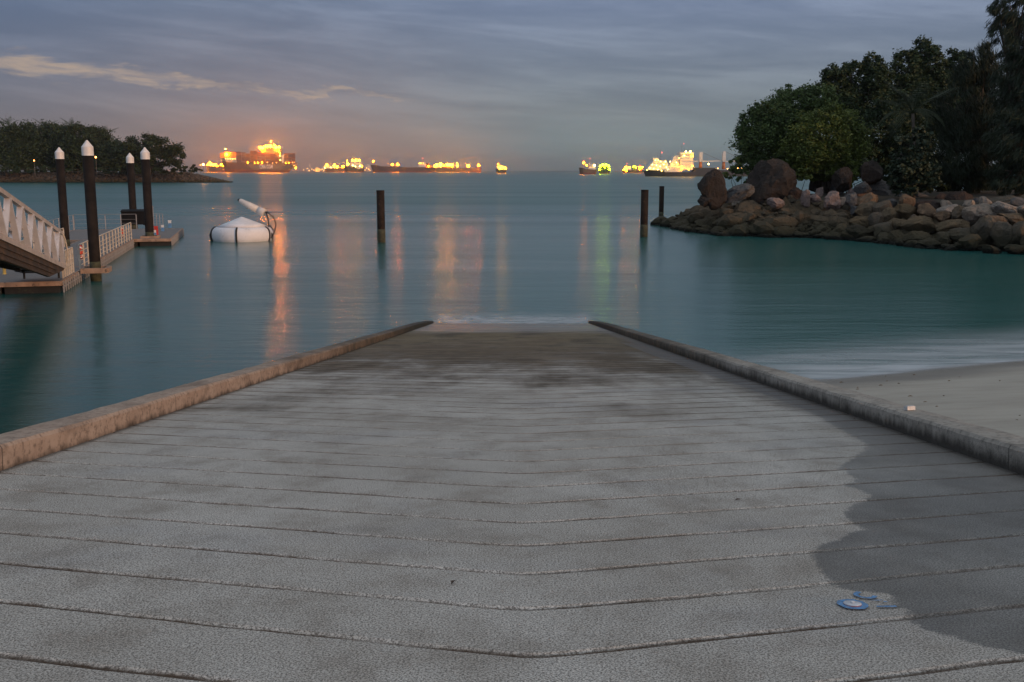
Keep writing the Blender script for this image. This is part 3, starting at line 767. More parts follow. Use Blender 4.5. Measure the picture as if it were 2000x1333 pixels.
M_REV = rock_mat('revetment_rock', [(0,(.035,.029,.023,1)),(.4,(.065,.054,.042,1)),(.7,(.09,.075,.06,1)),(1,(.14,.12,.10,1))], .3)
pts = []
for k in range(4200):
    x = rnd.uniform(-275, xt+.5) if rnd.random() < .6 else rnd.uniform(xt-45, xt+.5)
    dd = rnd.uniform(0, 9.0); y = DI + 1.2*sin(x*.06) + dd
    z = float(zisl(np.array([x]), np.array([y]))[0])
    if z < -.4: continue
    pts.append((x, y, z))
rubble('revetment_rocks', pts, .35, 1.25, M_REV, 8)
# ------------------------------------------------------------------ vegetation
def leaf_mat(name, a, b_, c_, trans=.25):
    m, g, b, out = new_mat(name)
    v = g.obj(); n = g.noise(v, .55, 5, .6); n2 = g.noise(v, 5.0, 3, .6)
    c = g.mix(g.step(n, .32, .68), a, b_); c = g.mix(g.m('MULTIPLY', g.step(n2, .5, .7), .7), c, c_)
    g.set(b.inputs['Base Color'], c); b.inputs['Roughness'].default_value = .6; b.inputs['Specular IOR Level'].default_value = .25
    return m
LF_OLIVE = leaf_mat('olive_leaves', (0.0490,0.0749,0.0144,1), (0.1008,0.1325,0.0259,1), (0.1440,0.1613,0.0403,1))
LF_GREEN = leaf_mat('green_leaves', (0.0374,0.0690,0.0201,1), (0.0776,0.1179,0.0345,1), (0.1150,0.1438,0.0489,1))
LF_DARK = leaf_mat('dark_leaves', (0.0185,0.0370,0.0145,1), (0.0370,0.0607,0.0224,1), (0.0528,0.0660,0.0264,1))
LF_CASU = leaf_mat('casuarina_needles', (0.0143,0.0264,0.0143,1), (0.0264,0.0396,0.0209,1), (0.0330,0.0396,0.0231,1))
LF_BLUE = leaf_mat('hibiscus_leaves', (.018,.032,.018,1), (.032,.050,.028,1), (.06,.058,.025,1))
LF_PALM = leaf_mat('palm_fronds', (.020,.032,.014,1), (.034,.048,.022,1), (.045,.05,.026,1))
LF_ISLE = leaf_mat('island_leaves', (0.0194,0.0324,0.0091,1), (0.0337,0.0505,0.0143,1), (0.0486,0.0596,0.0194,1))
M_BARK = mat_simple('bark', (.085,.068,.052), .9, .4, 2.0, .6)

def leaves(name, centers, size, mat, parent, seed, asp=.5, droop=None):
    """many small leaf faces; droop gives hanging sprays instead"""
    R = np.random.default_rng(seed); N = len(centers); C = np.asarray(centers)
    if droop is None:
        a = R.normal(size=(N,3)); a[:,2] *= .6
    else:
        a = R.normal(size=(N,3))*.38 + np.array(droop)
    a /= np.linalg.norm(a, axis=1)[:,None]
    b = np.cross(a, R.normal(size=(N,3))); b /= np.linalg.norm(b, axis=1)[:,None]
    s = size*R.uniform(.6, 1.4, N)[:,None]
    A, B = a*s, b*s*asp
    V = np.stack([C-A, C+B*.9-A*.1, C+A, C-B*.9+A*.1], 1).reshape(-1,3)
    return np_mesh(name, V, np.arange(N*4).reshape(N,4), mat, parent)

def tree(name, base, Y, blobs, lf, n, leaf, label, cat, group, seed, asp=.5, droop=None, trunk_r=.22, clump=.28, thick=.8, stems=1, crown_name='crown', kdiv=75):
    """blobs: crown masses measured in photo pixels at distance Y"""
    R = np.random.default_rng(seed); s = Y/F
    bp = Vector(base)
    root = empty(name, bp, label, cat, group)
    B = []
    for (px, py, rx, ry) in blobs:
        yy = Y + R.uniform(-.5, .5)*rx*s*.8
        c = atd(px, py, yy); B.append((np.array(c), np.array([rx*s*1.0, max(rx, ry)*s*thick, ry*s*1.0])))
    vol = np.array([q[1][0]*q[1][2] for q in B]); P = []
    for (c, r), k in zip(B, (n*vol/vol.sum()).astype(int)):
        m = max(8, int(k/kdiv))
        u = R.normal(size=(m,3)); u /= np.linalg.norm(u, axis=1)[:,None]
        cc = c + u*r*(R.uniform(.25, 1.0, m)**.45)[:,None]*R.uniform(.85, 1.16, m)[:,None]
        idx = R.integers(0, m, k)
        cr = clump*min(r[0], r[2])*R.uniform(.45, 1.1, m)
        P.append(cc[idx] + R.normal(size=(k,3))*cr[idx][:,None]*np.array([1,1,.72])*.62)
    P = np.concatenate(P) - np.array(bp)
    P = P[P[:,2] > .1]
    leaves(crown_name, P, leaf, lf, root, seed, asp, droop)
    mb = MB(); rr = random.Random(seed)
    for st in range(stems):
        b0 = Vector((rr.uniform(-.6,.6)*st, rr.uniform(-.5,.5)*st, -.6))
        top = Vector(B[0][0]) - bp
        f = min(B, key=lambda q: q[0][2])
        fork = b0.lerp(Vector(np.mean([q[0] for q in B], 0)) - bp, .38) + Vector((rr.uniform(-.4,.4), 0, 0))
        mb.tube([b0, b0.lerp(fork,.5)+Vector((rr.uniform(-.25,.25),0,0)), fork], [trunk_r*1.25, trunk_r*.95, trunk_r*.8], 8)
        for (c, r) in (B if st == 0 else B[:2]):
            e = Vector(c) - bp + Vector((0,0,.25*r[2])); mid = fork.lerp(e,.5)+Vector((rr.uniform(-.5,.5), rr.uniform(-.4,.4), rr.uniform(-.2,.5)))
            mb.tube([fork, mid, e], [trunk_r*.55, trunk_r*.34, trunk_r*.10], 6)
            for _ in range(4):
                u = Vector((rr.gauss(0,1), rr.gauss(0,1), rr.gauss(.3,.6))).normalized()
                e2 = Vector(c) - bp + Vector((u.x*r[0]*.9, u.y*r[1]*.9, u.z*r[2]*.9))
                mb.tube([mid.lerp(e,.4), e.lerp(e2,.55), e2], [trunk_r*.22, trunk_r*.13, .02], 5)
    mb.build('trunk', M_BARK, root, True)
    return root

def palm(name, base, topp, n, L, lf, label, group, seed, trunk=True, tr=.16):
    r = random.Random(seed); base = Vector(base); root = empty(name, base, label, 'palm tree', group)
    t = Vector(topp) - base
    mb = MB(); mb.tube([(0,0,-.5), t*.5+Vector((.15,0,0)), t], [tr*1.3, tr, tr*.85], 8); mb.build('trunk', M_BARK, root, True)
    for k in range(n):
        a = 2*pi*k/n + r.uniform(-.25,.25); e0 = .35 + 1.05*((k*7) % n)/n; Lk = L*r.uniform(.8,1.1)
        mb = MB(); pts = []; p = Vector(t); e = e0
        for i in range(13):
            pts.append(p.copy()); e -= .155*(1.0 if e0 < .8 else .42); p = p + Vector((cos(a)*cos(e), sin(a)*cos(e), sin(e)))*Lk/12
        mb.tube(pts, [.045*L/4*(1-i/14) for i in range(13)], 5)
        for i in range(2, 13):
            for f in (.0, .5):
                q = pts[i] if f == 0 or i == 12 else pts[i].lerp(pts[i+1], .5)
                d = (pts[min(i+1,12)]-pts[i-1]).normalized(); side = d.cross(Vector((0,0,1))).normalized()
                ll = Lk*.30*(1-abs(i-6)/9.5)
                for sg in (-1, 1):
                    tip = q + side*sg*ll*.8 + d*ll*.5 + Vector((0,0,-ll*.42)); wv = d*ll*.032
                    mb.add([q-wv, q+wv, q.lerp(tip,.6)+wv*.9, tip, q.lerp(tip,.6)-wv*.9], [(0,1,2,3,4)])
        mb.build('frond', lf, root)
    return root

GT = 'trees on the right headland'
def gb(px, Y, dz=0): 
    p = atd(px, 380, Y); return (p.x, p.y, z1(p.x, p.y)+dz)
tree('broadleaf_tree', gb(1560,106), 105, [(1490,285,48,45),(1472,248,32,34),(1518,232,44,44),(1558,203,42,36),(1600,196,34,30),(1462,312,22,26),(1540,270,50,45),(1452,262,14,22),(1500,322,34,20),(1478,215,14,16)], LF_GREEN, 60000, .135,
     'leafy tree at the seaward end of the headland with branches reaching over the water', 'tree', GT, 1, stems=2, clump=.30)
tree('broadleaf_tree', gb(1615,103), 102, [(1612,272,72,56),(1645,300,46,46),(1570,305,55,40),(1625,232,46,28),(1600,330,60,22),(1668,280,26,40)], LF_OLIVE, 60000, .125,
     'rounded olive green tree nearest the large domed boulder', 'tree', GT, 2, clump=.24, stems=2)
tree('broadleaf_tree', gb(1660,116), 116, [(1625,150,22,22),(1660,148,22,26),(1640,180,36,34),(1700,125,20,26),(1712,160,30,36),(1690,205,46,46),(1650,215,40,34),(1606,172,14,16)], LF_DARK, 30000, .165,
     'open dark tree with separate tufts against the sky behind the olive tree', 'tree', GT, 3, clump=.34)
tree('broadleaf_tree', gb(1790,118), 118, [(1800,104,26,22),(1772,135,28,30),(1818,122,24,34),(1765,170,30,34),(1812,170,44,40),(1790,220,56,50),(1758,118,10,12)], LF_DARK, 32000, .165,
     'tall dark tree with feathery top rising behind the palm', 'tree', GT, 4, clump=.34)
tree('broadleaf_tree', gb(1865,120), 120, [(1872,118,26,22),(1860,152,34,34),(1890,160,30,40),(1850,200,46,46),(1890,230,46,60)], LF_DARK, 28000, .17,
     'dark round topped tree between the palm and the tall casuarina', 'tree', GT, 5, clump=.30)
tree('broadleaf_tree', gb(1735,112), 111, [(1725,260,46,56),(1700,310,36,44),(1760,290,40,60),(1740,215,34,34),(1830,290,44,60)], LF_DARK, 30000, .17,
     'shaded dark tree filling the gap behind the hibiscus bush', 'tree', GT, 6, clump=.30, stems=2)
tree('casuarina_tree', gb(1900,100), 99, [(1870,225,52,60),(1930,190,50,60),(1905,135,40,40),(1880,300,54,60),(1935,290,54,66),(1925,110,20,22),(1900,345,60,34)], LF_CASU, 40000, .30,
     'drooping dark casuarina with hanging sprays above the sea wall', 'tree', GT, 7, asp=.10, droop=(.35,0,-1), clump=.26, stems=2)
tree('casuarina_tree', gb(1990,93), 92, [(1985,15,46,30),(1960,62,34,26),(2010,80,46,44),(1990,135,46,40),(2000,200,54,56),(1985,275,54,66),(2040,150,60,90),(1990,345,60,34),(2050,280,60,90),(1950,25,22,18),(2030,-40,60,50)], LF_CASU, 52000, .32,
     'tallest casuarina with wispy sprays cut off at the frame edge', 'tree', GT, 8, asp=.10, droop=(-.55,0,-.8), clump=.30, trunk_r=.3, stems=2)
tree('hibiscus_bush', gb(1790,93,-.1), 91.5, [(1788,285,34,34),(1780,325,40,34),(1790,355,42,26),(1765,350,26,28),(1815,345,24,26)], LF_BLUE, 14000, .16,
     'dense big leaved bush standing on top of the sea wall', 'bush', None, 9, asp=.75, clump=.26, trunk_r=.1, stems=3)
palm('coconut_palm', gb(1783,98), atd(1783,222,98), 17, 4.3, LF_PALM, 'coconut palm with upright fronds among the dark trees', None, 10)
tree('small_bush', gb(1436,100,-.2), 99, [(1436,322,15,13),(1448,338,20,10),(1424,340,14,8),(1455,350,26,8)], LF_GREEN, 1700, .16, 'small wispy bush beside the lone blocky boulder', 'bush', None, 12, trunk_r=.06, clump=.3)
tree('small_bush', gb(1560,100,-.2), 98, [(1556,348,16,12),(1570,338,16,12)], LF_OLIVE, 1500, .16, 'low green bush tucked between the two domed boulders', 'bush', None, 13, trunk_r=.06)
tree('small_bush', gb(1672,103,-.2), 99, [(1668,335,16,18),(1660,352,14,14)], LF_OLIVE, 1800, .16, 'grassy green bush between the reddish and the upright boulders', 'bush', None, 14, trunk_r=.06)
tree('shade_shrub', gb(1880,108,-.2), 106, [(1850,345,40,34),(1900,350,40,30),(1950,352,40,28),(1990,350,40,30),(1830,360,30,24)], LF_DARK, 9000, .22, 'dark shrub in the deep shade beneath the casuarinas', 'bush', None, 15, trunk_r=.08, stems=3)
tree('shade_shrub', gb(1650,108,-.2), 107, [(1530,322,34,22),(1600,335,44,20),(1680,330,40,24),(1730,345,30,26)], LF_DARK, 7000, .22, 'dark undergrowth shrub behind the domed boulders', 'bush', None, 16, trunk_r=.08, stems=3)

GI = 'trees on the far island'
def ib(px, Y): 
    p = atd(px, 340, Y); return (p.x, Y, 4.0)
ISL = [  # px, Y, blobs, label
 (12, 492, [(10,285,32,34),(-20,275,36,36),(25,262,22,18),(8,312,36,24)], 'dark island tree at the left edge of the frame'),
 (62, 496, [(58,268,28,24),(75,282,30,32),(50,300,34,32),(70,320,34,16)], 'island tree with a small palm rising behind its top'),
 (112, 500, [(105,262,26,20),(122,275,28,32),(108,298,34,30),(120,320,34,16)], 'island tree behind the first white capped pile'),
 (152, 496, [(150,262,24,18),(160,280,26,28),(146,300,28,28),(158,320,30,16)], 'tall island tree behind the largest white capped pile'),
 (186, 502, [(182,262,16,14),(188,280,24,26),(182,305,28,28)], 'island tree just right of the largest pile'),
 (222, 490, [(218,300,24,24),(235,318,24,18),(210,322,24,16)], 'lower island tree filling the dip before the round tree'),
 (292, 486, [(248,300,22,26),(285,282,44,19),(320,290,36,22),(262,300,34,26),(300,308,52,22),(340,308,24,20),(275,324,44,14),(325,326,34,12)], 'broad round crowned tree at the seaward end of the island trees'),
]
for k, (px, Y, bl, lab) in enumerate(ISL):
    tree('island_tree', ib(px, Y), Y, bl, LF_ISLE, 20000, .46, lab, 'tree', GI, 40+k, asp=.7, kdiv=150, clump=.46, trunk_r=.45, thick=.7)
tree('island_shrub', ib(372, 482), 482, [(370,330,20,7),(388,333,14,5),(350,332,16,8)], LF_ISLE, 1800, .5, 'low green shrub on the island point beside the shore lamp', 'bush', None, 60, asp=.7, trunk_r=.15)
tree('island_shrub', ib(215, 480), 480, [(20,331,50,7),(110,331,50,7),(200,331,46,7),(290,331,40,6)], LF_DARK, 5000, .5, 'low dark hedge of undergrowth along the island shore', 'bush', None, 61, asp=.7, trunk_r=.12)
for k, (px, py, L, lab) in enumerate(((18,247,7,'leftmost small palm above the island trees'),(87,252,7,'second palm from the left above the island trees'),(139,250,7,'third palm from the left above the island trees'),(204,268,9,'larger palm drooping in the gap between island trees'))):
    p = ib(px, 508); palm('island_palm', p, atd(px, py, 508), 11, L, LF_ISLE, lab, 'palms on the island', 70+k, tr=.25)
# ------------------------------------------------------------------ piles and posts
M_PILE = mat_simple('pile_steel', (.016,.012,.010), .75, .45, 1.6, .3, spec=.15, dirt=((.035,.022,.015,1), .60))
M_CAPW = mat_simple('white_cap', (.70,.66,.63), .5, .08, 2.0)
M_WEEDY = mat_simple('weedy_band', (.045,.045,.022), .8, .5, 6.0, .6)
def base_at(px, py, z=0.0): return onz(px, py, z)
def pile(px, py, ytop, w, label, zcap=None):
    p = base_at(px, py); s = p.y/F; r = w*s/2
    zt = atd(px, ytop, p.y).z
    root = empty('mooring_pile', p, label, 'pile', 'white capped mooring piles')
    hc = r*1.25; hb = r*1.55                             # cone and collar heights
    z1_ = zt - hc - hb
    mb = MB(); mb.lathe([(r,-3),(r,1.1),(r,z1_),(r*.5,z1_)], 24); mb.build('shaft', M_PILE, root, True)
    mb = MB(); mb.lathe([(r*1.012,-.2),(r*1.03,.35),(r*1.02,.75),(r*1.008,1.0)], 24); mb.build('weed_band', M_WEEDY, root, True)
    mb = MB(); mb.lathe([(r*1.07,z1_-.02),(r*1.07,zt-hc)], 24); mb.lathe([(r*1.07,zt-hc+.002),(r*.55,zt-hc*.48),(.03,zt)], 24)
    o = mb.build('cap', M_CAPW, root)
    return p, r
PB, RB = pile(188, 549, 274, 20.5, 'thickest white capped pile standing nearest at the pontoon walkway')
pile(130, 497, 288, 15.5, 'leftmost white capped pile standing behind the gangway')
pile(262, 447, 299, 13.5, 'shortest white capped pile behind the black locker')
pile(293.5, 479, 288, 16, 'white capped pile at the front of the outer pontoon platform')

M_POST = mat_simple('post_timber', (.022,.015,.011), .8, .45, 2.2, .5, spec=.15, dirt=((.13,.075,.04,1), .60))
def post(px, py, ytop, w, label):
    p = base_at(px, py); s = p.y/F; r = w*s/2; zt = atd(px, ytop, p.y).z
    root = empty('mooring_post', p, label, 'post', 'bare dark posts in the water')
    mb = MB(); mb.lathe([(r,-3),(r,.6),(r*.99,zt*.5),(r,zt-.10)], 20); mb.build('shaft', M_POST, root, True)
    mb = MB(); mb.lathe([(r*1.02,zt-.10),(r*1.02,zt-.01),(r*.9,zt),(.01,zt)], 20); mb.build('cap', M_POST, root)
    mb = MB(); mb.lathe([(r*1.02,-.2),(r*1.05,.3),(r*1.03,.8),(r*1.01,1.05)], 20); mb.build('weed_band', M_WEEDY, root, True)
post(745, 474, 372, 15.5, 'bare dark post standing alone in the middle of the water')
post(1257.5, 463, 371, 14.5, 'thicker bare dark post with rusty top right of the ramp')
post(1291, 433, 364, 9.5, 'thinner bare dark post near the tip of the headland')

# ------------------------------------------------------------------ pontoon
ZD = .55
A = onz(118, 550, ZD); Gp = onz(260, 468, ZD); E = onz(326, 472, ZD); E2 = onz(357, 447, ZD)
ev = Vector((Gp.x-A.x, Gp.y-A.y, 0)).normalized(); rv_ = Vector((ev.y, -ev.x, 0))
def fr(p): q = p - A; return q.dot(rv_), q.dot(ev)
rG, eG = fr(Gp); rE, eE = fr(E); rE2, eE2 = fr(E2)
M_DECK, g, b, out = new_mat('pontoon_deck')
v = g.obj(); X, Y, Z = g.sep(v)[:3]
pl = g.m('ABSOLUTE', g.m('SUBTRACT', g.m('FRACT', g.m('DIVIDE', Y, .15)), .5))
c = g.mix(g.noise(g.mapv(v, (1, 6, 1)), 1.0, 5, .6), (.13,.115,.105,1), (.22,.20,.185,1)); c = g.mix(g.step(pl, .44, .48), c, (.03,.028,.025,1))
g.set(b.inputs['Base Color'], c); b.inputs['Roughness'].default_value = .75
M_FASC = mat_simple('edge_timber', (.30,.20,.14), .75, .3, 1.5, .4, dirt=((.08,.06,.045,1), .55))
M_FLOAT = mat_simple('float_black', (.014,.014,.013), .7, .4, 2.0, dirt=((.045,.05,.03,1), .58))
M_RAILW = mat_simple('rail_metal', (.50,.43,.34), .5, .2, 3.0)
M_GREYM = mat_simple('grey_metal', (.30,.29,.285), .5, .15, 2.0, metallic=.2)
pon = empty('floating_pontoon', A, 'long grey floating pontoon with timber edges, railed walkway and outer platform', 'pontoon')
pon.rotation_euler = (0, 0, atan2(-ev.x, ev.y))         # local x = right, y = away along the walkway
WW = 3.7
platforms = [('near', -26, 0, 0, 7.5), ('walk', -WW, 0, 7.5, eG+.2), ('outer', -6.4, rE, eG+.2, eE2+.4)]
mbd, mbf = MB(), MB()
for nm, x0, x1, y0, y1 in platforms:
    mbd.box(x0+.06, x1-.06, y0+.06, y1-.06, -.14, 0)
mbd.build('deck', M_DECK, pon)
for nm, x0, x1, y0, y1 in platforms:
    mb = MB()
    mb.box(x0, x1, y0-.04, y0+.055, -.20, .012)
    mb.box(x1-.055, x1+.04, y0+.06, y1, -.20, .012)
    mb.box(x0-.04, x0+.055, y0+.06, y1, -.20, .012); mb.box(x0, x1, y1-.055, y1+.04, -.20, .010)
    mb.build('edge_board', M_FASC, pon)
    yy = y0 + .25
    while yy < y1 - .6:
        xx = x0 + .1; st = min(3.2, x1-x0-.2)
        while xx < x1 - .5:
            mb = MB(); mb.box(xx, min(xx+st, x1-.08), yy, yy+1.55, -1.0, -.145); 
            if nm != 'near' or xx > -12: mb.build('float', M_FLOAT, pon)
            xx += st + .15
        yy += 1.9
    mb = MB(); nn = int((y1-y0)/.62)
    for k in range(nn): mb.box(x1+.042, x1+.10, y0+.3+k*.62, y0+.42+k*.62, -.62, -.03)
    mb.box(x1+.041, x1+.06, y0+.25, y1-.1, -.34, -.26)
    mb.build('fender_board', M_GREYM, pon)
# pile guides
for (px, py) in ((188,549),(293.5,479)):
    p = onz(px, py, 0); q = p - A; x, y = q.dot(rv_), q.dot(ev)
    mb = MB(); w2 = .62
    mb.box(x-w2, x+w2, y-w2-.09, y-w2+.09, -.10, .16); mb.box(x+w2-.09, x+w2+.09, y-w2+.1, y+w2, -.10, .16); mb.box(x-w2, x+w2-.1, y+w2-.09, y+w2+.09, -.10, .16)
    mb.build('pile_guide', M_FASC, pon)
def railing(p0, p1, n, h=1.25, rails=4, wide=.10, mat=M_RAILW, tall=None):
    p0, p1 = Vector((*p0, 0)), Vector((*p1, 0))
    mb = MB()
    mb.tube([p0+Vector((0,0,h)), p1+Vector((0,0,h))], .035 if mat is M_RAILW else .016, 6)
    for k in range(rails): z = .18 + (h-.3)*k/rails; mb.bar(p0+Vector((0,0,z)), p1+Vector((0,0,z)), .02 if mat is M_RAILW else .012, .04 if mat is M_RAILW else .014)
    rail = mb.build('railing', mat, pon)
    for k in range(n+1):
        p = p0.lerp(p1, k/n); mb = MB(); mb.box(p.x-.035, p.x+.035, p.y-wide/2, p.y+wide/2, 0.0, h*(1.0)-.036)
        mb.build('railing_post', mat, rail)
e0 = 1.4
eB = fr(PB)[1]
railing((-.10, e0), (-.10, eB-1.0), 5); railing((-.10, eB+1.0), (-.10, eG), 16)
railing((-WW+.10, 7.7), (-WW+.10, eB+6), 10); railing((-WW+.10, eB+8), (-WW+.10, eG-7), 6)
railing((-6.3, eG+.6), (-6.3, eE2), 6, 1.3, 3, .05, M_GREYM); railing((-6.3, eE2+.3), (-1.2, eE2+.3), 4, 1.3, 3, .05, M_GREYM)
railing((1.0, eE2+.3), (rE-2.4, eE2+.3), 3, 1.3, 4, .05, M_GREYM)
mb = MB(); mb.tube([(rE-2.4, eE2+.3, 0), (rE-2.4, eE2+.3, 2.0)], .04, 8); mb.build('light_pole', M_GREYM, pon)
def onpon(x, y, z=0): return A + rv_*x + ev*y + Vector((0,0,z))

# things standing on the pontoon
M_BLACK = mat_simple('black_locker', (.008,.008,.009), .7, .3, 2.0, spec=.12)
M_REDB = mat_simple('red_paint_box', (.45,.03,.02), .5, .2, 3.0)
M_BLUEB = mat_simple('blue_plastic', (.10,.24,.42), .5, .2, 4.0)
M_WHITEP = mat_simple('white_paint', (.68,.67,.66), .5, .1, 3.0)
px = onz(262, 440, ZD); x, y = fr(px)
Lk = empty('storage_locker', onpon(x, y), 'large black locker with sloping lid at the end of the walkway', 'locker'); Lk.rotation_euler = pon.rotation_euler
hw = 21.5*px.y/F; hh = 28*px.y/F
mb = MB(); mb.box(-hw, hw, -.5, .5, .06, hh-.12); mb.build('body', M_BLACK, Lk)
mb = MB(); mb.add([(-hw-.04,-.56,hh-.115),(hw+.04,-.56,hh-.115),(hw+.04,.56,hh+.02),(-hw-.04,.56,hh+.02),(-hw-.04,-.56,hh-.05),(hw+.04,-.56,hh-.05),(hw+.04,.56,hh+.10),(-hw-.04,.56,hh+.10)], [(0,3,2,1),(4,5,6,7),(0,1,5,4),(1,2,6,5),(2,3,7,6),(3,0,4,7)]); mb.build('lid', M_BLACK, Lk)
for sx in (-hw*.9, hw*.9):
    mb = MB(); mb.box(sx-.08, sx+.08, -.42, .42, 0, .06); mb.build('foot', M_BLACK, Lk)
def cabinet(pxx, pyy, w, h, label, top, bot, cat):
    p = onz(pxx, pyy, ZD); s = p.y/F; hw = w*s/2; hh = h*s
    o = empty('service_pedestal', onpon(*fr(p)), label, cat, 'boxes on the outer platform'); o.rotation_euler = pon.rotation_euler
    mb = MB(); mb.box(-hw, hw, -hw, hw, 0, hh*.62); mb.build('base', bot, o)
    mb = MB(); mb.box(-hw*.92, hw*.92, -hw*.92, hw*.92, hh*.62, hh*.94); mb.box(-hw*1.08, hw*1.08, -hw*1.08, hw*1.08, hh*.941, hh); mb.build('top', top, o)
cabinet(305.5, 459, 7.5, 17, 'tall red box beside the front pile of the outer platform', M_REDB, M_REDB, 'box')
cabinet(302.5, 462, 5.5, 12, 'blue box with white top in front of the tall red box', M_WHITEP, M_BLUEB, 'box')
cabinet(318, 452, 5.5, 12, 'low white and blue pedestal right of the tall red box', M_WHITEP, M_BLUEB, 'pedestal')
cabinet(332, 445, 6, 14, 'white and blue pedestal at the foot of the thin light pole', M_WHITEP, M_BLUEB, 'pedestal')
M_RING = mat_simple('lifebuoy_red', (.55,.06,.025), .5, .15, 5.0)
def lifebuoy(c, nrm, r, label):
    root = empty('lifebuoy', c, label, 'lifebuoy', 'red lifebuoys'); root.rotation_euler = Vector(nrm).to_track_quat('Z', 'Y').to_euler()
    n, k = 24, 10; vs, fs = [], []
    for i in range(n):
        for j in range(k):
            a, b_ = 2*pi*i/n, 2*pi*j/k; q = r + .24*r*cos(b_); vs.append((q*cos(a), q*sin(a), .20*r*sin(b_)))
            fs.append((i*k+j, ((i+1)%n)*k+j, ((i+1)%n)*k+(j+1)%k, i*k+(j+1)%k))
    mb = MB(); mb.add(vs, fs); mb.build('ring', M_RING, root, True)
    for i in range(4):
        a = pi/4 + i*pi/2; mb = MB()
        mb.tube([((r)*cos(a-.12), r*sin(a-.12), 0), (r*cos(a), r*sin(a), 0), (r*cos(a+.12), r*sin(a+.12), 0)], .27*r, 10); mb.build('band', M_WHITEP, root, True)
lifebuoy(onpon(-WW+.22, eB-2.2, .8), rv_*1.0, .34, 'red lifebuoy on the far rail behind the gangway end')
lifebuoy(onpon(-.24, eB+2.6, .75), -rv_, .32, 'red lifebuoy on the walkway rail just right of the thickest pile')
lifebuoy(onpon(-.24, eG-4.2, .8), -rv_, .34, 'red lifebuoy on the walkway rail near the black locker')
M_YEL = mat_simple('yellow_paint', (.62,.42,.10), .5, .15, 5)
p = onz(9, 536, ZD); mb = MB(); mb.lathe([(.10,0),(.09,.04),(.075,.05),(.07,.62),(.09,.64),(.09,.70),(.03,.74)], 14)
o = mb.build('bollard', M_YEL); o.location = onpon(*fr(p)); tag(o, 'short yellow bollard on the near pontoon under the gangway', 'bollard')

# ------------------------------------------------------------------ gangway
P1 = atd(124, 521, 48.6); P0 = atd(0, 463, 33.7)
gd = (P0 - P1); LG = gd.length; gd.normalize(); LG2 = LG*1.9
gh = Vector((gd.x, gd.y, 0)).normalized(); gs = Vector((gh.y, -gh.x, 0))        # sideways, towards the left of the picture
if gs.x > 0: gs = -gs
UP = Vector((0,0,1)); HT = 1.58; WG = 1.9
M_TRUSS = mat_simple('truss_paint', (.50,.485,.49), .5, .12, 1.5, dirt=((.30,.22,.16,1), .62))
M_CHORD = mat_simple('chord_paint', (.42,.36,.32), .55, .15, 1.5, dirt=((.25,.18,.13,1), .62))
M_UNDER = mat_simple('under_timber', (.06,.034,.017), .8, .5, 1.3, .4, dirt=((.03,.02,.012,1), .50))
gw = empty('gangway', P1, 'white steel truss gangway sloping down from the left on to the pontoon', 'gangway')
NP = int(round(LG2/2.55)); pl_ = LG2/NP
for side, off in (('r', 0.0), ('l', WG)):
    o_ = gs*off
    mb = MB(); mb.bar(o_ + UP*HT, o_ + gd*LG2 + UP*HT, .16, .17, UP); mb.build('top_chord', M_CHORD, gw)
    mb = MB(); mb.bar(o_, o_ + gd*LG2, .15, .20, UP); mb.build('bottom_chord', M_CHORD, gw)
    mb = MB(); mb.bar(o_ + UP*.101, o_ + UP*(HT-.086), .15, .14, gd); mb.build('end_post', M_TRUSS, gw)
    for k in range(NP):
        a = o_ + gd*(pl_*k); c = o_ + gd*(pl_*(k+.5)); e = o_ + gd*(pl_*(k+1))
        mb = MB(); mb.bar(a + UP*.10 + gd*.05, c + UP*(HT-.085) - gd*.07, .10, .20, gs); mb.build('diagonal', M_TRUSS, gw)
        mb = MB(); mb.bar(c + UP*(HT-.085) + gd*.07, e + UP*.10 - gd*.05, .10, .20, gs); mb.build('diagonal', M_TRUSS, gw)
    mb = MB()
    for z in (.45, .75, 1.05): mb.bar(o_ - gs*(.075 if off == 0 else -.075)*-1 + UP*z, o_ - gs*(.075 if off == 0 else -.075)*-1 + gd*LG2 + UP*z, .02, .035, UP)
    mb.build('guard_wires', M_GREYM, gw)
mb = MB(); 
mb.bar(gs*(WG/2) + UP*.03, gs*(WG/2) + gd*LG2 + UP*.03, WG-.16, .07, UP); mb.build('deck', M_DECK, gw)
mb = MB(); dpt = .70
for off in (.03, WG-.03):
    a, e = gs*off - UP*.102, gs*off + gd*LG2 - UP*.102
    st = gd*5.2
    dq = dpt if off < .5 else .22
    vs = [a, e, e - UP*dq, a + st - UP*(dq*.95), a + gd*.3 - UP*.10]; w2 = gs*.05
    mb.add([p - w2 for p in vs] + [p + w2 for p in vs], [(0,1,2,3,4),(9,8,7,6,5)] + [(i,i+5,(i+1)%5+5,(i+1)%5) for i in range(5)])
for k in range(3, NP*2-1):
    mb.bar(gs*.1 + gd*(pl_*k/2+1.5) - UP*.45, gs*(WG-.1) + gd*(pl_*k/2+1.5) - UP*.22, .12, .14, UP)
for z in (.30, .52, .72): mb.bar(gd*(1.2+z*5.5) - UP*z - gs*.04, gd*LG2 - UP*z - gs*.04, .03, .09, UP)
mb.build('girder', M_UNDER, gw)
mb = MB(); mb.tube([gd*-.2 + UP*.2 - gs*.12, gd*-.28 + UP*.7 - gs*.2, gd*-.15 + UP*1.3 - gs*.14, gd*.1 + UP*1.5 - gs*.1], .035, 8); mb.build('handrail_loop', M_RAILW, gw, True)
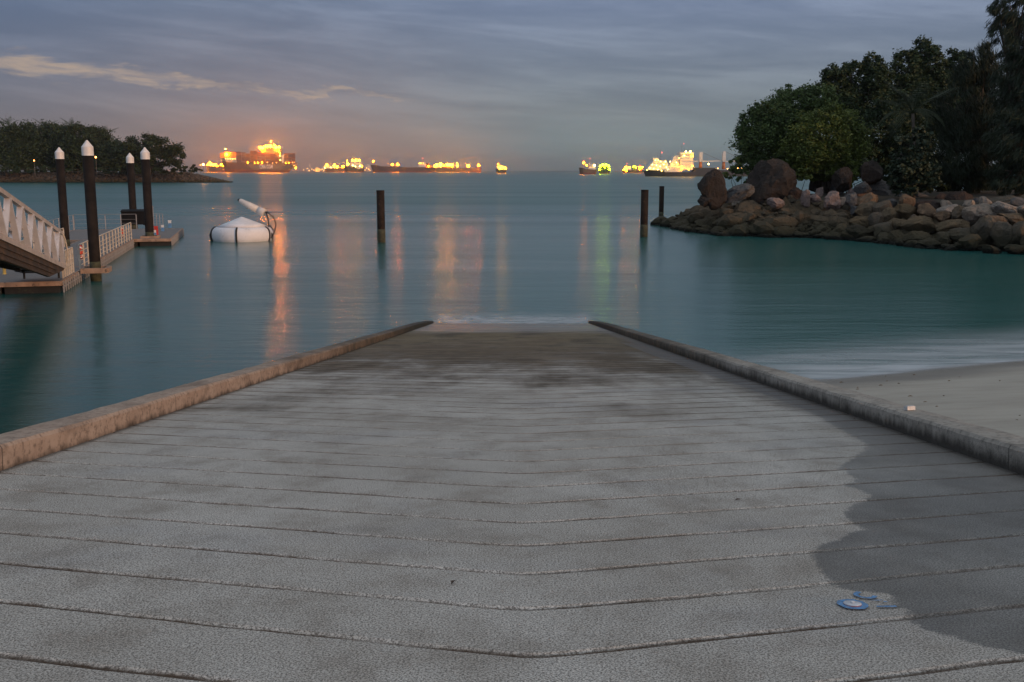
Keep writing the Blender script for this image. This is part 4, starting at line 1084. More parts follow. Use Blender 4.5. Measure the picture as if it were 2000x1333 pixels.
mb = MB(); mb.bar(gs*.1 + gd*.25 - UP*.16, gs*(WG-.1) + gd*.25 - UP*.16, .14, .12, UP); mb.tube([gs*.2+gd*.25-UP*.2, gs*.2+gd*.25-UP*(P1.z-ZD)], .05, 8); mb.tube([gs*(WG-.2)+gd*.25-UP*.2, gs*(WG-.2)+gd*.25-UP*(P1.z-ZD)], .05, 8); mb.build('roller_foot', M_FLOAT, gw)
lifebuoy(P1 + gd*(LG*.66) + gs*(WG-.16) + UP*.85, -gs, .38, 'red lifebuoy hanging inside the gangway truss')
top = P1 + gd*LG2
M_CONC = mat_simple('abutment_concrete', (.30,.28,.26), .85, .2, 1.2, .4)
mb = MB(); mb.box(-3.2, 1.2, -.3, 3.5, -top.z-2.5, .05)
o = mb.build('abutment', M_CONC); o.location = top + Vector((0, -3.1, -.16)); tag(o, 'concrete abutment holding the shore end of the gangway', 'abutment')
mb = MB(); c = onz(26, 533, ZD)
mb.tube([Vector((0,0,.9)), Vector((.03,-.1,.45)), Vector((.22,-.25,.10)), Vector((.7,-.3,.03)), Vector((1.4,-.1,.03))], .03, 7)
o = mb.build('hose', M_BLACK, None, True); o.location = c; tag(o, 'black cable hanging from the gangway down to the pontoon', 'cable')

# ------------------------------------------------------------------ buoy
c = onz(474, 470, 0); s = c.y/F; R_ = 58*s
M_BUOY = mat_simple('buoy_white', (.70,.68,.68), .55, .08, 1.2, .15, dirt=((.42,.39,.37,1), .60))
M_ROPE = mat_simple('black_rope', (.018,.016,.015), .8, .4, 8)
M_TUBE = mat_simple('tube_white', (.62,.57,.52), .55, .12, 2, dirt=((.40,.33,.27,1), .6))
bu = empty('mooring_buoy', c, 'round white buoy with a low conical top and black straps floating beside the pontoon', 'buoy')
zt = 46*s
prof = [(R_*.74,-.45),(R_*.88,-.22),(R_*.955,.0),(R_*.99,.24),(R_*1.0,.5),(R_*.99,.74),(R_*.955,.93),(R_*.90,1.06),(R_*.84,1.12)]
mb = MB(); mb.lathe(prof, 48); mb.build('float', M_BUOY, bu, True)
mb = MB(); mb.lathe([(R_*.845,1.115),(R_*.55,1.115+(zt-1.115)*.36),(R_*.25,1.115+(zt-1.115)*.72),(R_*.06,zt*.975),(.02,zt)], 48); mb.build('cone', M_BUOY, bu, True)
for k in range(5):
    a = -pi/2 + .06 + k*2*pi/5
    mb = MB(); mb.tube([Vector(((r+.03)*cos(a), (r+.03)*sin(a), z)) for r, z in prof], .075, 8); mb.build('strap', M_ROPE, bu, True)
for k in (-1,):
    mb = MB(); mb.tube([(-R_*.99,-.3,.75),(-R_*1.05,-.35,.45),(-R_*1.03,-.2,.0),(-R_*1.07,-.3,-.2)], .06, 7); mb.build('rope_loop', M_ROPE, bu, True)
def bp_(px, py, dy=0.0): return atd(px, py, c.y+dy) - c
# bent steel frame on the right side and the white spar it carries
fr1 = [bp_(524, 464), bp_(525, 445), bp_(523, 425), bp_(519, 414)]
fr2 = [bp_(530, 466,-.3), bp_(537, 452,-.3), bp_(539, 437,-.3), bp_(533, 424,-.3), bp_(521, 414,-.2)]
mb = MB(); mb.tube(fr1, .055, 8); mb.build('frame_arm', M_ROPE, bu, True)
mb = MB(); mb.tube(fr2, .055, 8); mb.build('frame_arm', M_ROPE, bu, True)
mb = MB(); mb.tube([bp_(524,448), bp_(531,458,-.2), bp_(527,466,-.2)], .09, 8); mb.tube([bp_(527,440), bp_(534,450,-.2)], .05, 6); mb.tube([bp_(528,455), bp_(534,470,-.3)], .05, 6); mb.build('chain', M_ROPE, bu, True)
a, e = bp_(516.5, 417), bp_(466, 391, .4); dv = e - a; rr_ = 7.3*s
mb = MB(); mb.tube([a, a+dv*.02, a+dv*.24], [rr_*.95, rr_*1.08, rr_*1.08], 16); mb.build('spar_collar', M_TUBE, bu, True)
mb = MB(); mb.tube([a+dv*.245, a+dv*.6, a+dv*.93, a+dv*.97], [rr_*1.0, rr_*.88, rr_*.66, rr_*.4], 16); mb.build('spar', M_TUBE, bu, True)
mb = MB(); mb.sphere(e + dv.normalized()*-.04, .13, 10); mb.build('spar_tip', M_ROPE, bu, True)
mb = MB(); mb.tube([e, e + dv*-.25 + Vector((0,0,.25)), a + dv*.25 + Vector((0,0,.42)), a + Vector((.15,0,.1))], .018, 5); mb.build('stay', M_GREYM, bu, True)
# ------------------------------------------------------------------ ships and lamps
LK = 1.0
def lampmat(nm, col, st): return mat_emit(nm, col, st*LK)
L_OR = lampmat('lamp_sodium', (1.0,.23,.0012), 400); L_YE = lampmat('lamp_warm', (1.0,.36,.003), 170)
L_WH = lampmat('lamp_white', (1.0,.68,.11), 34); L_GR = lampmat('lamp_greenish', (.75,1.0,.004), 90)
L_RD = lampmat('lamp_red', (1.0,.10,.07), 12); L_DIM = lampmat('lamp_dim', (1.0,.36,.07), 8)
W_LIT = mat_emit('lit_windows', (1.0,.60,.22), 1.6)
M_HNAVY = mat_simple('hull_navy', (.060,.050,.060), .6, .2, .05); M_HDARK = mat_simple('hull_dark', (.040,.036,.038), .6, .25, .05)
M_HGREEN = mat_simple('hull_green', (.030,.040,.030), .6, .25, .05); M_HBROWN = mat_simple('hull_brown', (.12,.07,.05), .6, .25, .05)
M_BOOT = mat_simple('boot_top_red', (.16,.035,.025), .7, .25, .05); M_SHIPW = mat_simple('ship_white', (.66,.63,.58), .5, .1, .1)
M_SHIPO = mat_simple('ship_orange', (.50,.17,.05), .5, .15, .1); M_SHIPG = mat_simple('ship_grey', (.20,.19,.18), .6, .2, .1)
M_MAST = mat_simple('ship_mast', (.25,.22,.20), .6, .2, .2)
GS = 'ships anchored in the strait'

class Ship:
    def __init__(s, name, label, cat, px0, px1, wl, D, beam, yd=0.0):
        s.k = D/F; s.wl, s.D, s.B = wl, D, beam; s.pc = (px0+px1)/2
        c = atd(s.pc, wl, D); s.root = empty(name, (c.x, D, 0), label, cat, GS)
    def X(s, px): return (px - s.pc)*s.k
    def Z(s, py): return (s.wl - py)*s.k
    def hull(s, dl, dr, wl_l, wl_r, sheer, mats, bow='L', bt=.28, draft=2.0):
        """hull profile in photo pixels: deck ends dl/dr, waterline ends wl_l/wl_r, sheer line [(px,py)..]"""
        N = 40; lv = [-.25, 0, bt*.98, bt, .55, .8, 1.0]
        sx = [q[0] for q in sheer]; sy = [q[1] for q in sheer]
        vs = []; ns = len(lv)
        for i in range(N+1):
            t = i/N; t = .5 - .5*cos(pi*t)
            for v in lv:
                vv = max(0, v); f = vv**1.4
                x = s.X((wl_l + (dl-wl_l)*f)*(1-t) + (wl_r + (dr-wl_r)*f)*t)
                dz = s.Z(float(np.interp(s.pc + x/s.k, sx, sy))); z = v*dz if v >= 0 else -draft
                tb = t if bow == 'L' else 1-t
                hb = 1 - max(0, 1 - tb/.26)**(2.0 + .9*vv); ts = 1-tb
                hs = 1 - (.55 - .42*vv)*max(0, 1 - ts/.16)**2
                vs.append((x, hb*hs*s.B/2, z))
        n1 = len(vs); vs += [(x, -y, z) for x, y, z in vs]; fs, mi = [], []
        for i in range(N):
            for j in range(ns-1):
                a = i*ns+j; q = (a, a+ns, a+ns+1, a+1); m_ = 1 if j < 2 else 0
                fs.append(q); mi.append(m_); fs.append(tuple(reversed([u+n1 for u in q]))); mi.append(m_)
            a = i*ns+ns-1; fs.append((a, a+ns, a+ns+n1, a+n1)); mi.append(0)
        for j in range(ns-1):
            for a in (j, N*ns+j): fs.append((a, a+1, a+1+n1, a+n1)); mi.append(1 if j < 2 else 0)
        mb = MB(); mb.v, mb.f, mb.mi = vs, fs, mi
        return mb.build('hull', mats, s.root)
    def block(s, name, x0, x1, yt, yb, mat, w=.8, y=0.0, bev=0):
        mb = MB(); h = s.B*w/2; mb.box(s.X(x0), s.X(x1), y-h, y+h, s.Z(yb), s.Z(yt)); return mb.build(name, mat, s.root)
    def slope(s, name, pts, mat, w=.8):
        """block with a profile polygon in photo pixels"""
        h = s.B*w/2; n = len(pts); mb = MB()
        mb.add([(s.X(a), -h, s.Z(b)) for a, b in pts] + [(s.X(a), h, s.Z(b)) for a, b in pts], [tuple(range(n)), tuple(reversed(range(n, 2*n)))] + [(i, i+n, (i+1) % n + n, (i+1) % n) for i in range(n)])
        return mb.build(name, mat, s.root)
    def windows(s, x0, x1, py, w, n, parent=None, hpx=.55):
        mb = MB(); st = (x1-x0)/n; y = -s.B*w/2 - .25
        for k in range(n): mb.box(s.X(x0+st*(k+.2)), s.X(x0+st*(k+.72)), y, y+.2, s.Z(py+hpx), s.Z(py-hpx))
        return mb.build('window_row', W_LIT, s.root)
    def mast(s, px, yt, yb, w=.35, arms=()):
        mb = MB(); r = w*s.k; mb.tube([(s.X(px), 0, s.Z(yb)), (s.X(px), 0, s.Z(yt))], [r, r*.55], 8)
        for (py, hw) in arms: mb.bar((s.X(px-hw), 0, s.Z(py)), (s.X(px+hw), 0, s.Z(py)), r, r)
        return mb.build('mast', M_MAST, s.root)
    def lamp(s, px, py, r, mat, y=None):
        mb = MB(); mb.sphere((0,0,0), r*s.k, 10); o = mb.build('lamp', mat, s.root, True)
        o.location = (s.X(px), (-s.B*.42 if y is None else y), s.Z(py)); return o

# --- the big container ship
sh = Ship('container_ship', 'largest ship, stacked with rust red containers and lettered on its pale hull band', 'container ship', 434, 580, 336.6, 3000, 42)
m, g, b, out = new_mat('hull_two_tone'); v = g.obj(); X, Y, Z = g.sep(v)[:3]
k_ = sh.k; n = g.noise(v, .06, 6, .6)
pale = g.step(g.m('SUBTRACT', X, g.m('ADD', sh.X(486), g.m('MULTIPLY', g.m('SUBTRACT', sh.Z(320), Z), .95))), -1, 1)
c = g.mix(pale, g.mix(n, (.045,.032,.045,1), (.07,.048,.06,1)), g.mix(n, (.13,.105,.088,1), (.18,.15,.125,1)))
g.set(b.inputs['Base Color'], c); b.inputs['Roughness'].default_value = .6
sh.hull(433.5, 580, 441, 562, [(430,313.5),(442,315),(450,317),(490,319),(500,320),(560,321),(582,322)], [m, M_BOOT], 'L', .33)
sh.block('hatch_deck', 468, 577, 317.5, 321, M_HBROWN, .94)
tx = bpy.data.curves.new('lettering', 'FONT'); tx.body = 'CMA CGM'; tx.size = 1.0; tx.extrude = .02; tx.offset = .025
to = bpy.data.objects.new('lettering_src', tx); COL.objects.link(to)
dg = bpy.context.evaluated_depsgraph_get(); me = bpy.data.meshes.new_from_object(to.evaluated_get(dg)); bpy.data.objects.remove(to)
M_LET = mat_simple('letter_white', (.92,.88,.82), .6, .05, 1); me.materials.clear(); me.materials.append(M_LET); me.name = 'lettering'
xsz = [q.co.x for q in me.vertices]; ysz = [q.co.y for q in me.vertices]; wd, ht = max(xsz)-min(xsz), max(ysz)-min(ysz)
sx, sz = (536-511)*k_/wd, (329.2-321.6)*k_/ht
lo = bpy.data.objects.new('lettering', me); COL.objects.link(lo); lo.parent = sh.root
lo.matrix_local = Matrix(((sx,0,0,sh.X(511)-min(xsz)*sx),(0,0,-1,-sh.B/2-.35),(0,sz,0,sh.Z(329.2)-min(ysz)*sz),(0,0,0,1)))
# deckhouse, funnel, lashing bridges
sh.block('deckhouse', 514, 549, 291, 318, M_SHIPG, .97, 4); sh.block('bridge_wing', 508, 551, 287.5, 290.8, M_SHIPW, 1.04)
sh.windows(509, 550, 289, 1.04, 16)
sh.block('funnel', 553.5, 557.5, 303, 319, M_SHIPW, .98); sh.mast(532.5, 276.5, 288, .5, ((281,3),(284,4.5))); sh.mast(447.5, 292, 314, .45, ((296,2),))
for px in (467.6, 476.6, 493.2, 557.9): sh.block('lashing_bridge', px-.35, px+.35, 303, 318, M_MAST, .98)
for (px, py, r, mt) in ((449,302.5,3.1,L_OR),(447.5,292.5,.9,L_WH),(514.5,290.5,2.6,L_OR),(518.5,291,2.6,L_OR),(523.5,287,1.7,L_YE),(528,286.8,1.6,L_YE),(533.5,286.5,2.4,L_OR),(541,285.5,1.3,L_YE),(543.5,290,2.6,L_OR),(549,289.5,2.3,L_OR),(534.5,278.5,.9,L_YE),
                        (549,297,.8,L_YE),(551,301,.8,L_YE),(550.5,305,.8,L_WH),(551,313,.8,L_WH)): sh.lamp(px, py, r, mt, -sh.B*.53)
for px in (488.5,502,508,516,526,536,543.5,561,567,574,577.5): sh.lamp(px, 318.3 + rnd.uniform(-1,.5), rnd.uniform(.45,.8), rnd.choice((L_YE, L_DIM, L_DIM, L_YE)), -sh.B*.51)
sh.lamp(577, 323.5, .9, L_DIM, -sh.B*.51); sh.lamp(578.5, 328, 1.1, L_YE, -10)
MC = [(mat_simple(nm, col, .65, .2, .3), lb) for nm, col, lb in (('container_rust', (.20,.055,.032), 'rust red'), ('container_brown', (.13,.06,.045), 'brown'), ('container_orange', (.28,.10,.04), 'orange red'), ('container_blue', (.07,.07,.10), 'dull blue'), ('container_grey', (.24,.18,.15), 'greyish'))]
protos = {}
def container(px0, px1, py0, py1, row):
    mt, lb = rnd.choices(MC, (5, 4, 2.5, 1.2, 1.3))[0]
    key = (mt.name, round(px1-px0, 2), round(py1-py0, 2))
    if key not in protos:
        mb = MB(); w, h, dp = (px1-px0)*k_, (py1-py0)*k_, 2.6
        mb.box(.25, w-.25, 0, dp, .0, h-.18)
        nn = 8
        for q in range(nn): xx = .5 + (w-1.0)*q/nn; mb.box(xx, xx+(w-1.0)/nn*.45, -.08, -.002, .25, h-.45)
        for q in (.25, w-.5): mb.box(q, q+.25, -.12, -.003, 0, h-.18)
        protos[key] = mb.build('shipping_container', mt); o = protos[key]
    else:
        o = protos[key].copy(); COL.objects.link(o)
    r = sh.root.location; o.location = (r.x + sh.X(px0), r.y - sh.B*.485 + row*2.7, sh.Z(py1))
    tag(o, f'{lb} shipping container in the stacks on the largest ship', 'container', 'containers stacked on the largest ship')
TH = 2.35
for (x0, x1, n, yb, yt) in ((434.5,466.5,4,308.2,297.5),(468,476.2,1,317.4,297.3),(477,493,2,317.4,298.5),(493.6,513.6,3,317.4,295.6),(514,549,4,317.4,299.0),(558.3,579.3,3,320.5,300.2)):
    wpx = (x1-x0)/n; rows_ = int(round((yb-yt)/TH)); th = (yb-yt)/rows_
    for i in range(n):
        for j in range(rows_):
            if j == rows_-1 and rnd.random() < .18: continue
            container(x0+i*wpx, x0+(i+1)*wpx, yb-(j+1)*th, yb-j*th, 0 if x0 > 460 else 3)
sh.block('fore_platform', 434, 467, 308.2, 309.4, M_MAST, .9)
for px in (437, 447, 457, 466): sh.block('platform_leg', px-.5, px+.5, 309.4, 316, M_SHIPW, .8)
sh.block('breakwater_house', 443, 466, 312.2, 317, M_SHIPW, .55)
for k in range(5): sh.lamp(445+k*4.6, 310.6, .5, L_WH, -sh.B*.3)

def generic(name, label, cat, x0, x1, wl, D, beam, hull, blocks=(), masts=(), lamps=(), rows=(), bow='L', hm=None):
    s = Ship(name, label, cat, x0, x1, wl, D, beam)
    s.hull(*hull, [hm or M_HDARK, M_BOOT], bow)
    for q in blocks: s.block(*q)
    for q in masts: s.mast(*q)
    for q in rows: s.windows(*q)
    for q in lamps: s.lamp(*q)
    return s

generic('cargo_ship', 'orange lit cargo ship half hidden behind the island point', 'cargo ship', 404, 441, 333.0+3.2, 3600, 30, (404,443,405,440,[(400,325),(440,325)]),
        [('deckhouse',411,425,320,325.5,M_SHIPW,.8),('cargo_house',428,439,322,325.5,M_SHIPG,.8)], [(412.5,316,321,.4)],
        [(409,322,1.3,L_OR),(413,318,1.0,L_YE),(414.5,321,1.7,L_YE),(418,321.8,1.6,L_OR),(423,322,1.6,L_OR),(434.5,322.3,1.5,L_OR),(427,325,.9,L_OR),(439,324.5,1.0,L_OR),(412.5,316.3,.6,L_YE)], [(411,425,323,.8,9)], hm=M_HBROWN)
generic('bunker_tanker', 'low tanker with a row of orange deck lamps and lit pale house', 'tanker', 634, 684, 333.6, 3800, 30, (634,686,636,684,[(630,327),(650,326.5),(690,326.5)]),
        [('deckhouse',635,655,321.5,327,M_SHIPW,.8),('pump_house',664,676,323.5,327,M_SHIPG,.7)], [(645.5,314,322,.4,((317,2),))],
        [(640,320,1.9,L_YE),(654.7,320.3,1.6,L_YE),(660,323.5,1.9,L_OR),(671.5,323,1.8,L_OR),(680.3,318.5,2.2,L_YE),(636,325.5,.8,L_WH),(648,325,.6,L_WH)], [(635.5,654.5,324.6,.8,12)], hm=M_HBROWN)
generic('supply_ship', 'ship with a dark green bow and tall lit house with three lamps on top', 'ship', 672, 711, 335.6, 3300, 26, (671.5,711,674,709.5,[(670,324.2),(694,325),(698,329),(712,329)]),
        [('deckhouse',686,707,317,329,M_SHIPW,.8),('bridge',688,706,313.3,316.9,M_SHIPW,.9),('stern_house',698,710,324,329,M_SHIPG,.7)], [(697,308,314,.4,((310,2),))],
        [(689.8,312.7,1.7,L_YE),(696,312.7,1.7,L_YE),(702.4,312.7,1.8,L_YE),(690.5,322.3,1.0,L_WH),(704,323.8,1.0,L_WH),(708,324.5,1.0,L_YE),(680,314,.7,L_YE),(695,324.5,.8,L_WH)], [(688,706,315,.9,12),(687,706,319.5,.8,10)], hm=M_HGREEN)
generic('oil_tanker', 'long dark tanker with raised bow and lamps over its deck pipes', 'tanker', 725, 850, 336.0, 3100, 40, (724.5,850,729,846,[(720,321.5),(738,322.2),(743,324.3),(800,326.5),(825,326),(852,327)]),
        [('deckhouse',818,832,318.5,327,M_SHIPW,.85),('bridge',817.5,829,316,318.4,M_SHIPW,.95),('funnel',833,838,318.5,327,M_HDARK,.5),('poop_house',829,842,323,327,M_SHIPO,.7)],
        [(732,313.5,322.5,.35,((316,1.2),)),(826.5,309,316.2,.35,((312,1.5),)),(768.5,319,326,.3),(778,319,326,.3),(790,321,326,.25),(803,321,326,.25)],
        [(731.8,314.8,1.4,L_OR),(768.5,321.2,1.5,L_OR),(778.2,320.9,1.8,L_OR),(820,317.5,1.1,L_YE),(823,317.6,1.2,L_YE),(827.5,317.5,1.1,L_YE),(826.3,309.5,.9,L_RD),(837.5,324,1.1,L_OR),(822,332.4,.9,L_RD),(814,334.6,.7,L_YE)], [(818,832,321.5,.85,8)])
s = generic('bulk_ship', 'ship with the longest row of bright orange lamps, passing behind the dark tanker', 'cargo ship', 848, 940, 336.0, 3500, 34, (846,940,850,939,[(840,328),(880,326),(884,328.5),(926,328.5),(930,327),(941,327)]),
        [('deckhouse',848,864,321,328.5,M_SHIPW,.8),('cargo_house',871,886,322.5,328,M_SHIPO,.8)], [(893,317,329,.3,((319,2.5),)),(934.5,318,328,.3),(915,321,329,.3)],
        [(854.5,321.8,2.1,L_YE),(862,321.5,2.9,L_YE),(874.5,322,2.7,L_YE),(878.5,322.3,2.8,L_YE),(883.5,322.8,2.5,L_YE),(894,324,1.9,L_YE),(914.8,324,2.3,L_OR),(934.8,322.7,1.7,L_OR),(893,318.8,.8,L_YE),(868,324,1.1,L_OR),(850,324.5,.8,L_OR),(853,328,.7,L_YE),(858,328.3,.6,L_OR),(849,331,.5,L_YE)], [(849,863,325,.8,9)], bow='R', hm=M_HBROWN)
generic('tug_boat', 'small green hulled boat with a cluster of yellow lamps, alone near the middle', 'boat', 968, 989, 338.4, 2250, 14, (967.8,989,970,988.2,[(966,329.5),(974,331.5),(990,332.5)]),
        [('deckhouse',973,985,326,332.5,M_SHIPW,.8),('wheelhouse',974.5,981,322.5,325.9,M_SHIPW,.7)], [(973,320.5,326,.3),(982.5,323,327,.25)],
        [(973,321.5,.7,L_OR),(972.8,326.8,1.0,L_YE),(977,329.3,1.5,L_YE),(978.5,327.5,1.2,L_GR),(984,326.5,1.0,L_YE),(987.5,329,1.5,L_YE),(979,332.6,.9,L_GR)], [(973.5,984.5,328.4,.8,7)], hm=M_HGREEN)
generic('coaster', 'small dark coaster with one big white lamp at its stern', 'cargo ship', 1131, 1166, 341.2, 1600, 15, (1130.5,1166,1132.5,1164,[(1128,328.6),(1138,329),(1143,331.5),(1167,332.5)]),
        [('deckhouse',1150,1162,325,332.5,M_SHIPW,.8),('wheelhouse',1151,1159,321.5,324.9,M_SHIPW,.85)], [(1139.5,315,329.5,.25,((318,1.2),)),(1152.5,311,322,.22)],
        [(1139.3,319.5,1.3,L_OR),(1145,324.3,1.1,L_YE),(1160.3,324.5,2.0,L_WH),(1151.8,311.5,.7,L_RD),(1139.5,315.4,.5,L_RD)], [(1150.5,1161.5,328,.8,6)], hm=M_HBROWN)
generic('fishing_vessel', 'green vessel crowded with yellow green lamps beside the dark coaster', 'boat', 1170, 1190.5, 340.0, 1800, 18, (1169,1191,1171,1189,[(1167,332),(1192,332)]),
        [('deckhouse',1172,1188,325.5,332.2,M_HGREEN,.8),('wheelhouse',1175,1185,321.5,325.4,M_SHIPW,.6)], [(1180,317,322,.25,((319.5,3),))],
        [(1171.5,325.7,1.7,L_GR),(1176.5,323,1.6,L_GR),(1183,322.7,1.6,L_GR),(1188,325.7,1.7,L_GR),(1170.5,331.5,1.6,L_GR),(1189,331.3,1.8,L_GR),(1180,327.5,1.1,L_GR)], hm=M_HGREEN)
generic('work_boat', 'distant work boat with mixed orange and green lamps left of the brightest ship', 'boat', 1215, 1256, 338.8, 2500, 20, (1215,1256,1217,1254,[(1213,334),(1225,333.5),(1258,334)]),
        [('deckhouse',1218,1232,327.5,334,M_SHIPW,.8),('wheelhouse',1235,1242,325.5,333.8,M_HGREEN,.6),('aft_house',1246,1253,328,334,M_SHIPO,.7)], [(1224,320.5,328,.25),(1249,323.5,329,.25)],
        [(1221.5,328,1.2,L_OR),(1218.5,333,1.3,L_OR),(1223,335,1.5,L_YE),(1228.5,327.8,.9,L_YE),(1237,326.7,1.6,L_GR),(1240.5,328.2,1.2,L_YE),(1248,328.2,1.1,L_OR),(1253,327.8,1.1,L_OR),(1248.5,332,1.0,L_YE),(1224,321,.6,L_RD),(1249,324,.5,L_RD)], [(1218.5,1231.5,330,.8,8)], hm=M_HGREEN)

# --- the brightly lit offshore ship on the right, with two deck cranes
s = Ship('heavy_lift_ship', 'brightest ship on the right, floodlit cream house forward and two white deck cranes aft', 'ship', 1258, 1476, 344.6, 1004, 19)
s.hull(1257, 1476, 1261.5, 1470, [(1254,334),(1270,332.6),(1290,333.5),(1296,336.3),(1352,336.5),(1358,331.5),(1370,329.5),(1394,329.5),(1398,332.5),(1478,332.5)], [M_HDARK, M_HGREEN], 'L', .2)
s.slope('deckhouse', [(1263,332.5),(1263,330),(1270,322),(1274,315),(1299,314),(1303,320),(1303,333.5)], M_SHIPW, .86)
s.block('bridge', 1273.5, 1284, 309.5, 314, M_SHIPW, .8); s.block('boat_deck', 1296, 1330, 324.5, 336.2, M_SHIPW, .82)
s.slope('ramp_house', [(1306,324.4),(1316,305.5),(1325,303),(1325.5,324.4)], M_SHIPW, .6)
s.block('tower_house', 1326, 1350.8, 303, 332, M_SHIPW, .84); s.block('tower_bridge', 1324.5, 1351, 299.5, 302.9, M_SHIPW, .92)
s.block('deck_cargo', 1353, 1394, 328.2, 336, M_HGREEN, .8)
for py, x0, x1, w_, n in ((311.8,1274.5,1283.5,.8,7),(317.5,1275,1299,.86,16),(323,1271,1302,.86,18),(328.5,1265,1302,.86,20),(301,1325.5,1350.5,.92,14),(307.5,1327,1350,.84,10),(313.5,1327,1350,.84,10),(319.5,1327,1350,.84,10),(326.5,1298,1328,.82,14)): s.windows(x0, x1, py, w_, n, None, .5)
s.mast(1289.5, 291, 314.2, .3, ((297,2),(302,3),(307,4))); s.mast(1284.5, 299, 310, .2); s.mast(1330.5, 282.5, 299.6, .3, ((288,2.5),)); s.mast(1336, 290, 299.6, .25)
yN = -s.B*.47
for (px, py, r, mt) in ((1335.5,297.7,2.2,L_WH),(1344,297.8,2.5,L_WH),(1332.5,305.5,1.4,L_WH),(1348.5,306,1.3,L_YE),(1329.5,329.4,1.8,L_YE),(1342,331.2,1.1,L_YE),(1349.5,324.8,.9,L_YE),(1379.3,321.2,2.3,L_WH),
   (1289.7,299.8,1.2,L_RD),(1330.6,283,.8,L_RD),(1278,314,1.1,L_WH),(1283,313.8,.9,L_WH),(1288,316.6,1.1,L_WH),(1297,316.8,1.2,L_WH),(1306,316.8,1.3,L_WH),(1318,318.5,1.2,L_WH),(1272,322.5,1.1,L_WH),(1280,323.5,1.3,L_WH),(1287,325.5,1.2,L_WH),(1294,322,1.1,L_WH),(1268,329,1.2,L_WH),(1275,330,1.2,L_WH),(1283,331.5,1.2,L_WH),(1290,334,1.1,L_WH),(1299,327,1.2,L_WH),(1262,332.8,.9,L_WH),(1302,331,1.0,L_WH),(1310,322.5,1.2,L_YE),(1320,321.5,1.2,L_YE),(1323,310,1.0,L_WH)): s.lamp(px, py, r*.62, mt, yN - .9)
for (px, yt, boom) in ((1367.5, 298.5, 1350), (1412, 297, 1366)):
    cr = Ship('deck_crane', 'x', 'crane', px, px, 344.6, 1004, 19) if False else None
    mb = MB(); k = s.k
    mb.lathe([(3.6*k,0),(2.7*k,(331-317)*k)], 16, (s.X(px), 0, s.Z(331))); ped = mb.build('crane_pedestal', M_SHIPO, s.root, True)
    mb = MB(); mb.box(s.X(px)-2.9*k, s.X(px)+2.9*k, -2.4, 2.4, s.Z(317), s.Z(300.5)); mb.box(s.X(px)-2.0*k, s.X(px)+2.9*k, -2.0, 2.0, s.Z(300.4), s.Z(yt)); hs_ = mb.build('crane_house', M_SHIPW, s.root)
    mb = MB(); jl = px + 40
    for sg in (-1.2, 1.2): mb.bar((s.X(px+3), sg, s.Z(316.2)), (s.X(jl), sg*.5, s.Z(315.2)), .5, 1.0)
    for q in range(8): mb.bar((s.X(px+3+q*4.6), -1.2, s.Z(316)), (s.X(px+5.3+q*4.6), 1.1, s.Z(315.8)), .25, .3)
    mb.build('crane_jib', M_SHIPW, s.root)
    mb = MB()
    for sg in (-.8, .8): mb.tube([(s.X(px+2), sg, s.Z(yt)), (s.X(jl), sg*.5, s.Z(315.2))], .10, 5)
    mb.build('crane_cable', M_MAST, s.root)
s.block('crane_rest', 1350.9, 1362, 315.2, 317.4, M_SHIPW, .2)

# ------------------------------------------------------------------ far shore: tanks, lamps, low islands
M_TANK = mat_simple('tank_pale', (.55,.50,.44), .6, .1, .02)
def tank(px0, px1, yt, wl, D, label, dome=True):
    k = D/F; c = atd((px0+px1)/2, wl, D); r = (px1-px0)/2*k; h = (wl-yt)*k
    o = empty('storage_tank', (c.x, D, 0), label, 'storage tank', 'storage tanks on the far shore')
    mb = MB(); mb.lathe([(r,0),(r,h*.78)], 28); mb.build('shell', M_TANK, o, True)
    mb = MB(); mb.lathe([(r*1.01,h*.781),(r*.85,h*.90),(r*.5,h*.97),(r*.02,h)], 28); mb.build('roof', M_TANK, o, True)
D_ = 4600
tank(595, 606, 330, 336.5, D_, 'low pale storage tank nearest the stern of the largest ship'); tank(612, 619.5, 328.5, 336.5, D_, 'pale storage tank left of the yellow lit one'); tank(627, 634, 327, 336.5, D_, 'pale storage tank nearest the low tanker with orange lamps')
tank(709.5, 724, 322, 336.5, D_, 'largest domed storage tank between the green bowed ship and the dark tanker')
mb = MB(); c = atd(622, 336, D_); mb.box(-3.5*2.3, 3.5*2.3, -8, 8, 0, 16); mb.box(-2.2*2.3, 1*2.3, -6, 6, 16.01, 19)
o = mb.build('terminal_building', mat_emit('glowing_wall', (1.0,.52,.14), 1.1)); o.location = (c.x, D_-20, 0); tag(o, 'small yellow lit terminal building between the storage tanks', 'building')  # walls glow by themselves in place of lamplight falling on them
mb = MB(); mb.lathe([(4,0),(3,20),(2.4,36)], 12); c = atd(602.5, 336, D_); o = mb.build('chimney', M_TANK, None, True); o.location = (c.x, D_+30, 0); tag(o, 'slim pale chimney on the far shore behind the storage tanks', 'chimney')
def shore_lamp(name, px, py, D, r, mat, label, zb=0.0, group=None, cat='lamp'):
    p = atd(px, py, D); o = empty(name, (p.x, D, zb), label, cat, group)
    mb = MB(); mb.tube([(0,0,-.5), (0,0,p.z-zb)], max(.06, r*.12), 6); mb.build('pole', M_MAST, o)
    mb = MB(); mb.sphere((0,0,p.z-zb), r, 10); mb.build('lamp_head', mat, o, True)
L_SHORE = lampmat('lamp_shore', (1.0,.40,.08), 12)
for k, (px, py) in enumerate(((593,332),(600,329.5),(604,333.5),(609,331),(613,332.5),(618,333),(625,332),(629,331),(632,333.5),(713,332.5),(716,328.5),(720,331),(723,333))):
    shore_lamp('shore_lamp', px, py, D_-60, 1.5, L_SHORE, 'tiny orange lamp on the far shore between the storage tanks', 0, 'lamps of the far terminal')
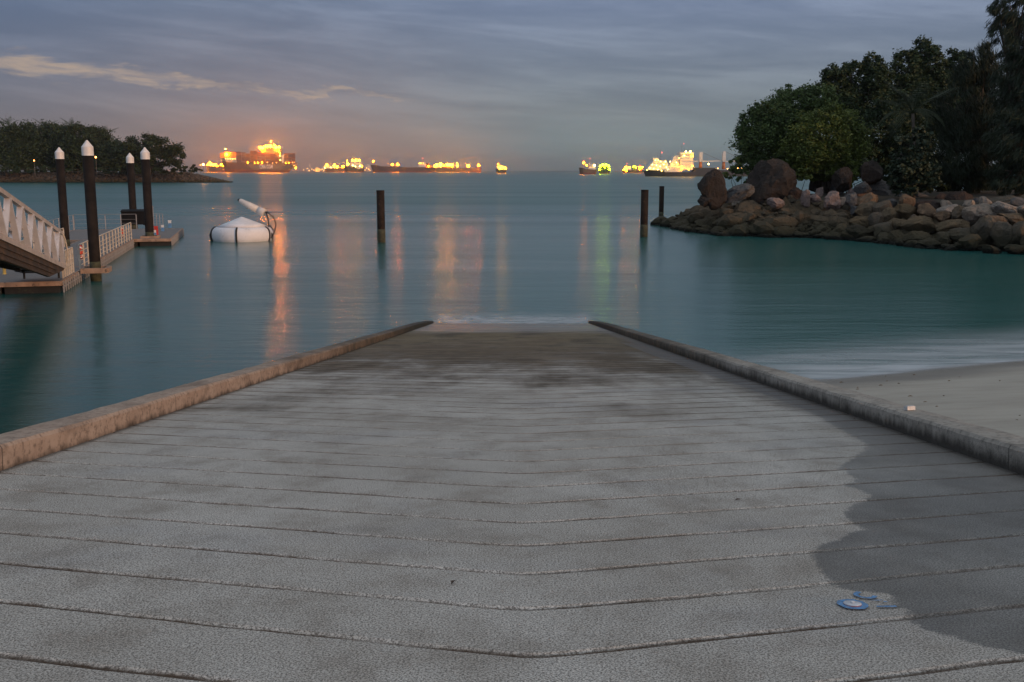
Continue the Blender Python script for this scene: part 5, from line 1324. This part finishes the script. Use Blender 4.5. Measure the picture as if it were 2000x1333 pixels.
shore_lamp('street_lamp', 397, 321.8, 484, .42, lampmat('lamp_point', (1.0,.36,.07), 60), 'bright orange lamp on the island point above the low shrub', 4.5)
shore_lamp('street_lamp', 391.5, 323, 490, .2, L_SHORE, 'faint small lamp just left of the bright lamp on the island point', 4.5)
shore_lamp('path_lamp', 66.5, 314, 478, .28, L_SHORE, 'tiny orange lamp among the island trees at the left', 4.3)
shore_lamp('path_lamp', 187, 307.5, 479, .40, L_SHORE, 'orange lamp glowing among the island trees beside the largest pile', 4.3)
for k, px in enumerate((1397,1402,1421,1430,1441,1449,1458,1466,1472,1479)):
    shore_lamp('shore_lamp', px, 329.5+rnd.uniform(-.6,.6), 1500, .75, L_SHORE, 'small yellow lamp in the row along the far shore behind the headland bushes', 0, 'lamps behind the headland')
for k, px in enumerate((1853,1859,1878,1890,1918,1938,1967,1992,1997)):
    shore_lamp('promenade_lamp', px, 341+rnd.uniform(-1,1), 210, .15, L_SHORE, 'tiny yellow lamp seen through the dark casuarinas', 2.5, 'lamps seen through the trees')
m = mat_simple('far_island_green', (.035,.05,.045), .9, .3, .01)
def far_isle(name, px0, px1, hpx, D, seed):
    k = D/F; x0, x1 = (px0-CX)*k, (px1-CX)*k
    xs = np.linspace(x0, x1, 70); ys = np.linspace(D, D+260, 9)
    def zf(X, Y):
        u = (X-x0)/(x1-x0); w = (Y-D)/260
        return hpx*k*np.clip(np.sin(pi*u), 0, 1)**.5*np.sin(pi*np.clip(w, 0, 1))**.7*(.6+.5*vfbm(X*.004, seed, 0)) - 1
    o = grid_mesh(name, xs, ys, zf, m); tag(o, kind='structure')
far_isle('far_island', 1055, 1136, 2.6, 9000, 3); far_isle('far_island', 575, 760, 2.2, 4800, 5); far_isle('far_shore', 1380, 1560, 4.0, 1560, 8)

# ------------------------------------------------------------------ haze
m = bpy.data.materials.new('haze_air'); m.use_nodes = True; m.node_tree.nodes.clear(); g = NT(m.node_tree)
pv = g.n('ShaderNodeVolumePrincipled', {'Color': (.95,.95,.95,1), 'Density': .00011, 'Anisotropy': .86})
m.node_tree.links.new(pv.outputs[0], g.n('ShaderNodeOutputMaterial').inputs['Volume'])
mb = MB(); mb.box(-12500, 12500, -120, 12500, -9, 130); o = mb.build('haze', m); tag(o, kind='stuff')
